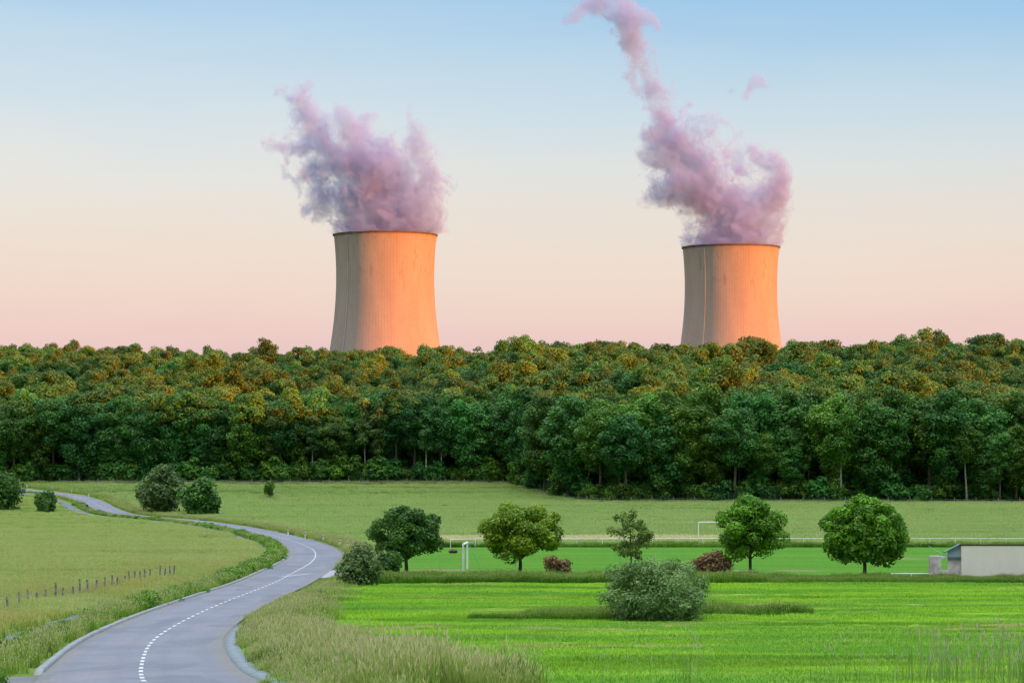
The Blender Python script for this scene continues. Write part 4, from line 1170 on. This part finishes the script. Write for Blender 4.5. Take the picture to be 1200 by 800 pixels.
# left verge, weeds between road and cycle path
weedm = [bush_mesh('weeds', g, (0.7, 0.7, 0.55), 0.32, 9, 420, 0.085, 'weed', shell=0.3) for _ in range(4)]
S = resample(ROAD, 0.45); SN = normals2(S)
sel = (S[:, 1] > 46) & (S[:, 1] < 540)
S, SN = S[sel], SN[sel]
off = -4.35 + g.normal(scale=0.38, size=len(S)) - 0.5 * (S[:, 1] < 130)
x, y = S[:, 0] + SN[:, 0] * off, S[:, 1] + SN[:, 1] * off
hm = 0.75 + 0.5 * fbm(S[:, 0] / 5, S[:, 1] / 5, 0, 2, 64)
far_ = S[:, 1] > 135
hm = hm * np.where(far_, 1.35, 1.0)
kk = (hm > 0.62) & ((g.random(len(hm)) < 0.75) | far_)
lay('verge_weeds', weedm, x[kk], y[kk], 0.45, 0.9, g, 'leafy green weeds growing between road and cycle path', 'weeds', hm[kk])
vergem = [tuft('verge_grass', g, 80, 0.5, 0.58, 0.024, M['g_tall'], 0.5, 0.3, 0.4, 0.02, 0.1) for _ in range(4)]
xx, yy = cloud(120000, -150, 0, 46, 600, g)
rd = road_dist(xx, yy)
left = (rd < -3.6) & (rd > -5.1) & ~((yy < 69) & (rd > -4.5))
out = (rd > 3.5) & (rd < 7.5) & (yy > 205)
k = (left | out) & in_view(xx, yy)
xx, yy = xx[k], yy[k]; print('verge', len(xx))
lay('verge_grass', vergem, xx, yy, 0.6, 1.15, g, 'yellowish verge grass along both sides of the road')

# left meadow
meadm = [tuft('meadow_grass', g, 110, 0.9, 0.42, 0.035, M['g_mead'], 0.6, 0.35, 0.4, 0.02, 0.1) for _ in range(5)]
xx, yy = cloud(170000, -135, -4, 48, 600, g)
keep = g.random(len(xx)) < np.clip(1.25 - yy / 420.0, 0.22, 1)
xx, yy = xx[keep], yy[keep]
rd = road_dist(xx, yy)
poff = np.interp(yy, [40, 95, 150, 180, 215, 300, 450, 520, 606], [-6.1, -6.0, -5.4, -5.2, -5.0, -5.2, -6.4, -7.2, -7.4])
k = (rd < poff - 1.35) & in_view(xx, yy)
xx, yy = xx[k], yy[k]; print('meadow', len(xx))
meadm += [tuft('meadow_grass', g, 110, 0.8, 0.5, 0.03, M['g_yellow'], 0.55, 0.4, 0.4, 0.02, 0.1) for _ in range(3)]
rdk = rd[k]
yel = g.random(len(xx)) < (1 - sstep(8, 30, -rdk)) * (1 - sstep(150, 260, yy)) * 0.75 * sstep(-0.35, 0.25, fbm(xx / 7, yy / 12, 0, 3, 72))
MI = np.where(yel, g.integers(5, 8, len(xx)), g.integers(0, 5, len(xx)))
lay('meadow_grass', meadm, xx, yy, 0.7, 1.2, g, 'pale seeding meadow grass left of the road', idx=MI, cl=0.75 + 0.5 * np.clip(fbm(xx / 9, yy / 9, 0, 3, 70) + 0.3, 0, 1))

# far meadow up to the forest
farm = [tuft('far_meadow_grass', g, 110, 1.3, 0.40, 0.07, M['g_far'], 0.7, 0.25, 0.4, 0.03, 0.12) for _ in range(4)]
xx, yy = cloud(60000, -140, 145, 290, 622, g)
rd = road_dist(xx, yy)
straw = (yy > 311) & (yy < 345) & (xx > -15) & (xx < 27 + 0.3 * (yy - 312))
k = (rd > 7.2) & (yy < edge(xx) - 0.5) & in_view(xx, yy) & (yy > 291) & ~straw & (g.random(len(xx)) < 0.8)
xx, yy = xx[k], yy[k]; print('far', len(xx))
lay('far_meadow_grass', farm, xx, yy, 0.7, 1.25, g, 'grey-green hay meadow sloping between railing and forest')
strawm = [tuft('straw_grass', g, 90, 0.9, 0.28, 0.06, M['g_straw'], 0.8) for _ in range(3)]
xx, yy = cloud(2600, -14, 34, 312, 344, g); k = xx < 26 + 0.3 * (yy - 312)
lay('straw_grass', strawm, xx[k], yy[k], 0.7, 1.2, g, 'straw-coloured dry grass strip behind the pitch railing')

# bright field
fldm = [tuft('field_grass', g, 120, 0.65, 0.13, 0.028, M['g_field'], 0.7, 0.0, 0.45) for _ in range(5)]
xx, yy = cloud(78000, -16, 58, 46, 179, g)
k = (xx > fieldleft(yy) - 0.3) & in_view(xx, yy, 14) & (g.random(len(xx)) < np.clip(1.25 - yy / 240, 0.3, 1))
bare = g.random(len(xx)) < sstep(0.08, 0.42, fbm(xx / 9 + 3, yy / 2.2, 0, 3, 81)) * 0.9
k &= ~bare
xx, yy = xx[k], yy[k]; print('field', len(xx))
lay('field_grass', fldm, xx, yy, 0.6, 1.3, g, 'short bright green crop grass in the near field', cl=0.7 + 0.8 * np.clip(fbm(xx / 14, yy / 3.5, 0, 3, 82) + 0.3, 0, 1))

# rough grass between field and pitch, below the railing and around the bush
rghm = [tuft('rough_grass', g, 120, 0.6, 0.62, 0.03, M['g_rough'], 0.35, 0.2, 0.35, 0.02, 0.1) for _ in range(5)]
ax_, ay_ = cloud(9000, -16, 46, 178.5, 191, g)
ka = (ay_ < 184 + 5 * g.random(len(ax_)) ** 2) & (ax_ > -12.6)
bx_, by_ = cloud(2600, -12, 76, 288.2, 296, g)
cx_, cy_ = cloud(1300, -2.2, 9.5, 121, 126.5, g)
kc = fbm(cx_ / 1.8, cy_ / 1.2, 0, 3, 93) > -0.15 + 0.5 * sstep(4.0, -2.0, cx_) - 0.2 * sstep(0, 6, cx_)
cx_, cy_ = cx_[kc], cy_[kc]
dx_, dy_ = cloud(900, 9.0, 16.5, 124, 137, g)
kd = ((dy_ - 124) < 13 * (1 - (dx_ - 9) / 9)) & (fbm(dx_ / 1.6, dy_ / 1.6, 0, 3, 94) > -0.2 + 0.5 * sstep(13, 17, dx_))
ex_, ey_ = cloud(420, 0, 12, 150, 168, g); ke = fbm(ex_ / 8, ey_ / 1.6, 0, 2, 91) > 0.15
xx = np.r_[ax_[ka], bx_, cx_, dx_[kd], ex_[ke]]; yy = np.r_[ay_[ka], by_, cy_, dy_[kd], ey_[ke]]
cl = np.r_[0.72 + 0.28 * (ax_[ka] < 20), np.full(len(bx_), 0.85), np.full(len(cx_), 0.62), np.full(kd.sum(), 0.9), np.full(ke.sum(), 0.3)] * (0.78 + 0.45 * np.clip(fbm(xx / 2.5, yy / 2.5, 0, 2, 92) + 0.3, 0, 1))
lay('rough_grass', rghm, xx, yy, 0.7, 1.15, g, 'long dark green grass between bright field and pitch', cl=cl)

# ------------------------------------------------------------------ light, sky, camera
w = bpy.data.worlds.new('World'); scene.world = w; w.use_nodes = True
nt = w.node_tree; nt.nodes.clear()
N = nt.nodes.new; L = nt.links.new
outw = N('ShaderNodeOutputWorld'); bg = N('ShaderNodeBackground'); bg.inputs['Strength'].default_value = 0.1
sky = N('ShaderNodeTexSky'); sky.sky_type = 'NISHITA'; sky.sun_disc = False
sky.sun_elevation = R(SUN_EL); sky.sun_rotation = R(120.0); sky.altitude = 200; sky.air_density = 1.0; sky.dust_density = 1.0; sky.ozone_density = 1.5
tc = N('ShaderNodeTexCoord'); sp = N('ShaderNodeSeparateXYZ'); L(tc.outputs['Generated'], sp.inputs[0])
ramp = N('ShaderNodeValToRGB')
mr = N('ShaderNodeMapRange'); mr.inputs[1].default_value = -0.02; mr.inputs[2].default_value = 0.5; L(mr.outputs[0], ramp.inputs[0])
# faint bands of thin high haze
cm = N('ShaderNodeVectorMath'); cm.operation = 'MULTIPLY'; cm.inputs[1].default_value = (3.0, 3.0, 26.0); L(tc.outputs['Generated'], cm.inputs[0])
cn = N('ShaderNodeTexNoise'); cn.inputs['Scale'].default_value = 1.0; cn.inputs['Detail'].default_value = 6; cn.inputs['Roughness'].default_value = 0.6; cn.inputs['Distortion'].default_value = 0.6; L(cm.outputs[0], cn.inputs['Vector'])
cs_ = N('ShaderNodeMath'); cs_.operation = 'MULTIPLY_ADD'; cs_.inputs[1].default_value = 0.035; L(cn.outputs['Fac'], cs_.inputs[0])
co = N('ShaderNodeMath'); co.operation = 'SUBTRACT'; co.inputs[1].default_value = 0.0175; L(sp.outputs[2], co.inputs[0]); L(co.outputs[0], cs_.inputs[2]); L(cs_.outputs[0], mr.inputs[0])
def srgb(r, g_, b):
    f = lambda c: c / 12.92 if c <= 0.04045 else ((c + 0.055) / 1.055) ** 2.4
    return tuple(f(v / 255.0) for v in (r, g_, b))
EXPO = 1.25
stops = [(430, (238, 203, 203)), (405, (243, 208, 204)), (340, (246, 221, 207)), (270, (244, 230, 218)), (200, (237, 235, 231)), (130, (222, 232, 238)), (60, (201, 223, 240)), (0, (181, 214, 241)), (-120, (140, 185, 230))]
els = ramp.color_ramp.elements
els[0].position = 0.0; els[1].position = 1.0
for i, (py, c) in enumerate(stops):
    t = (YH - py) / FP; zz = t / math.sqrt(1 + t * t)
    lc = [v / 2 ** EXPO for v in srgb(*c)]
    e = els.new((zz + 0.02) / 0.52); e.color = (*lc, 1)
els[0].color = els[1].color
els[len(els) - 1].color = (0.23, 0.31, 0.44, 1)
K = N('ShaderNodeVectorMath'); K.operation = 'SCALE'; K.inputs['Scale'].default_value = 9.2; 
# the sky deepens to the right, away from the afterglow
rx = N('ShaderNodeMapRange'); rx.inputs[1].default_value = -0.25; rx.inputs[2].default_value = 0.25; L(sp.outputs[0], rx.inputs[0])
rz_ = N('ShaderNodeMapRange'); rz_.inputs[1].default_value = 0.06; rz_.inputs[2].default_value = 0.18; L(sp.outputs[2], rz_.inputs[0])
rm = N('ShaderNodeMath'); rm.operation = 'MULTIPLY'; L(rx.outputs[0], rm.inputs[0]); L(rz_.outputs[0], rm.inputs[1])
rmx = N('ShaderNodeMix'); rmx.data_type = 'RGBA'; rmx.blend_type = 'MULTIPLY'; L(rm.outputs[0], rmx.inputs[0]); L(ramp.outputs[0], rmx.inputs[6]); rmx.inputs[7].default_value = (0.72, 0.88, 0.98, 1)
L(rmx.outputs[2], K.inputs[0])
# and it is dimmed behind the viewpoint, to cut fill on the tower fronts
by = N('ShaderNodeMapRange'); by.inputs[1].default_value = -0.3; by.inputs[2].default_value = 0.6; by.inputs[3].default_value = 5.0; by.inputs[4].default_value = 9.2
L(sp.outputs[1], by.inputs[0]); L(by.outputs[0], K.inputs['Scale'])
# high sky overhead brightened, as added fill light for the ground
up = N('ShaderNodeMapRange'); up.inputs[1].default_value = 0.55; up.inputs[2].default_value = 0.97; up.inputs[3].default_value = 0.0; up.inputs[4].default_value = 1.0
L(sp.outputs[2], up.inputs[0])
hi = N('ShaderNodeVectorMath'); hi.operation = 'SCALE'; hi.inputs[0].default_value = (15.0, 15.4, 15.4); L(up.outputs[0], hi.inputs['Scale'])
ad = N('ShaderNodeVectorMath'); ad.operation = 'ADD'; L(K.outputs[0], ad.inputs[0]); L(hi.outputs[0], ad.inputs[1])
sk = N('ShaderNodeVectorMath'); sk.operation = 'SCALE'; L(sky.outputs[0], sk.inputs[0])
dt = N('ShaderNodeVectorMath'); dt.operation = 'DOT_PRODUCT'; dt.inputs[1].default_value = (0.866, -0.5, 0.0); L(tc.outputs['Generated'], dt.inputs[0])
gl = N('ShaderNodeMapRange'); gl.interpolation_type = 'SMOOTHSTEP'; gl.inputs[1].default_value = -0.2; gl.inputs[2].default_value = 0.6; gl.inputs[3].default_value = 0.04; gl.inputs[4].default_value = 0.22
L(dt.outputs['Value'], gl.inputs[0]); L(gl.outputs[0], sk.inputs['Scale'])
ad2 = N('ShaderNodeVectorMath'); ad2.operation = 'ADD'; L(ad.outputs[0], ad2.inputs[0]); L(sk.outputs[0], ad2.inputs[1])
L(ad2.outputs[0], bg.inputs['Color']); L(bg.outputs[0], outw.inputs['Surface'])

sl = bpy.data.lights.new('sun', 'SUN'); sl.energy = 5.0; sl.angle = R(0.53); sl.color = (1.0, 0.255, 0.012)
so = bpy.data.objects.new('sun', sl); COL.objects.link(so); so.rotation_euler = (-SUN).to_track_quat('-Z', 'Y').to_euler(); so.location = (300, -200, 200)

cd = bpy.data.cameras.new('camera'); cam = bpy.data.objects.new('camera', cd); COL.objects.link(cam)
cam.location = (0, 0, 0); cam.rotation_euler = (R(90), 0, 0)
cd.lens = 80; cd.sensor_width = 36; cd.sensor_fit = 'HORIZONTAL'; cd.shift_y = (YH - 400) / 1200.0
cd.clip_start = 1.0; cd.clip_end = 30000
scene.camera = cam

vs = scene.view_settings
vs.view_transform = 'Standard'; vs.look = 'None'; vs.gamma = 1; vs.use_curve_mapping = False; vs.exposure = EXPO
scene.render.engine = 'CYCLES'
c = scene.cycles
c.max_bounces = 6; c.diffuse_bounces = 3; c.transmission_bounces = 3; c.transparent_max_bounces = 8; c.volume_bounces = 2
c.use_denoising = True; c.denoiser = 'OPENIMAGEDENOISE'
c.use_adaptive_sampling = True; c.adaptive_threshold = 0.012
c.sample_clamp_indirect = 6
c.filter_width = 1.4
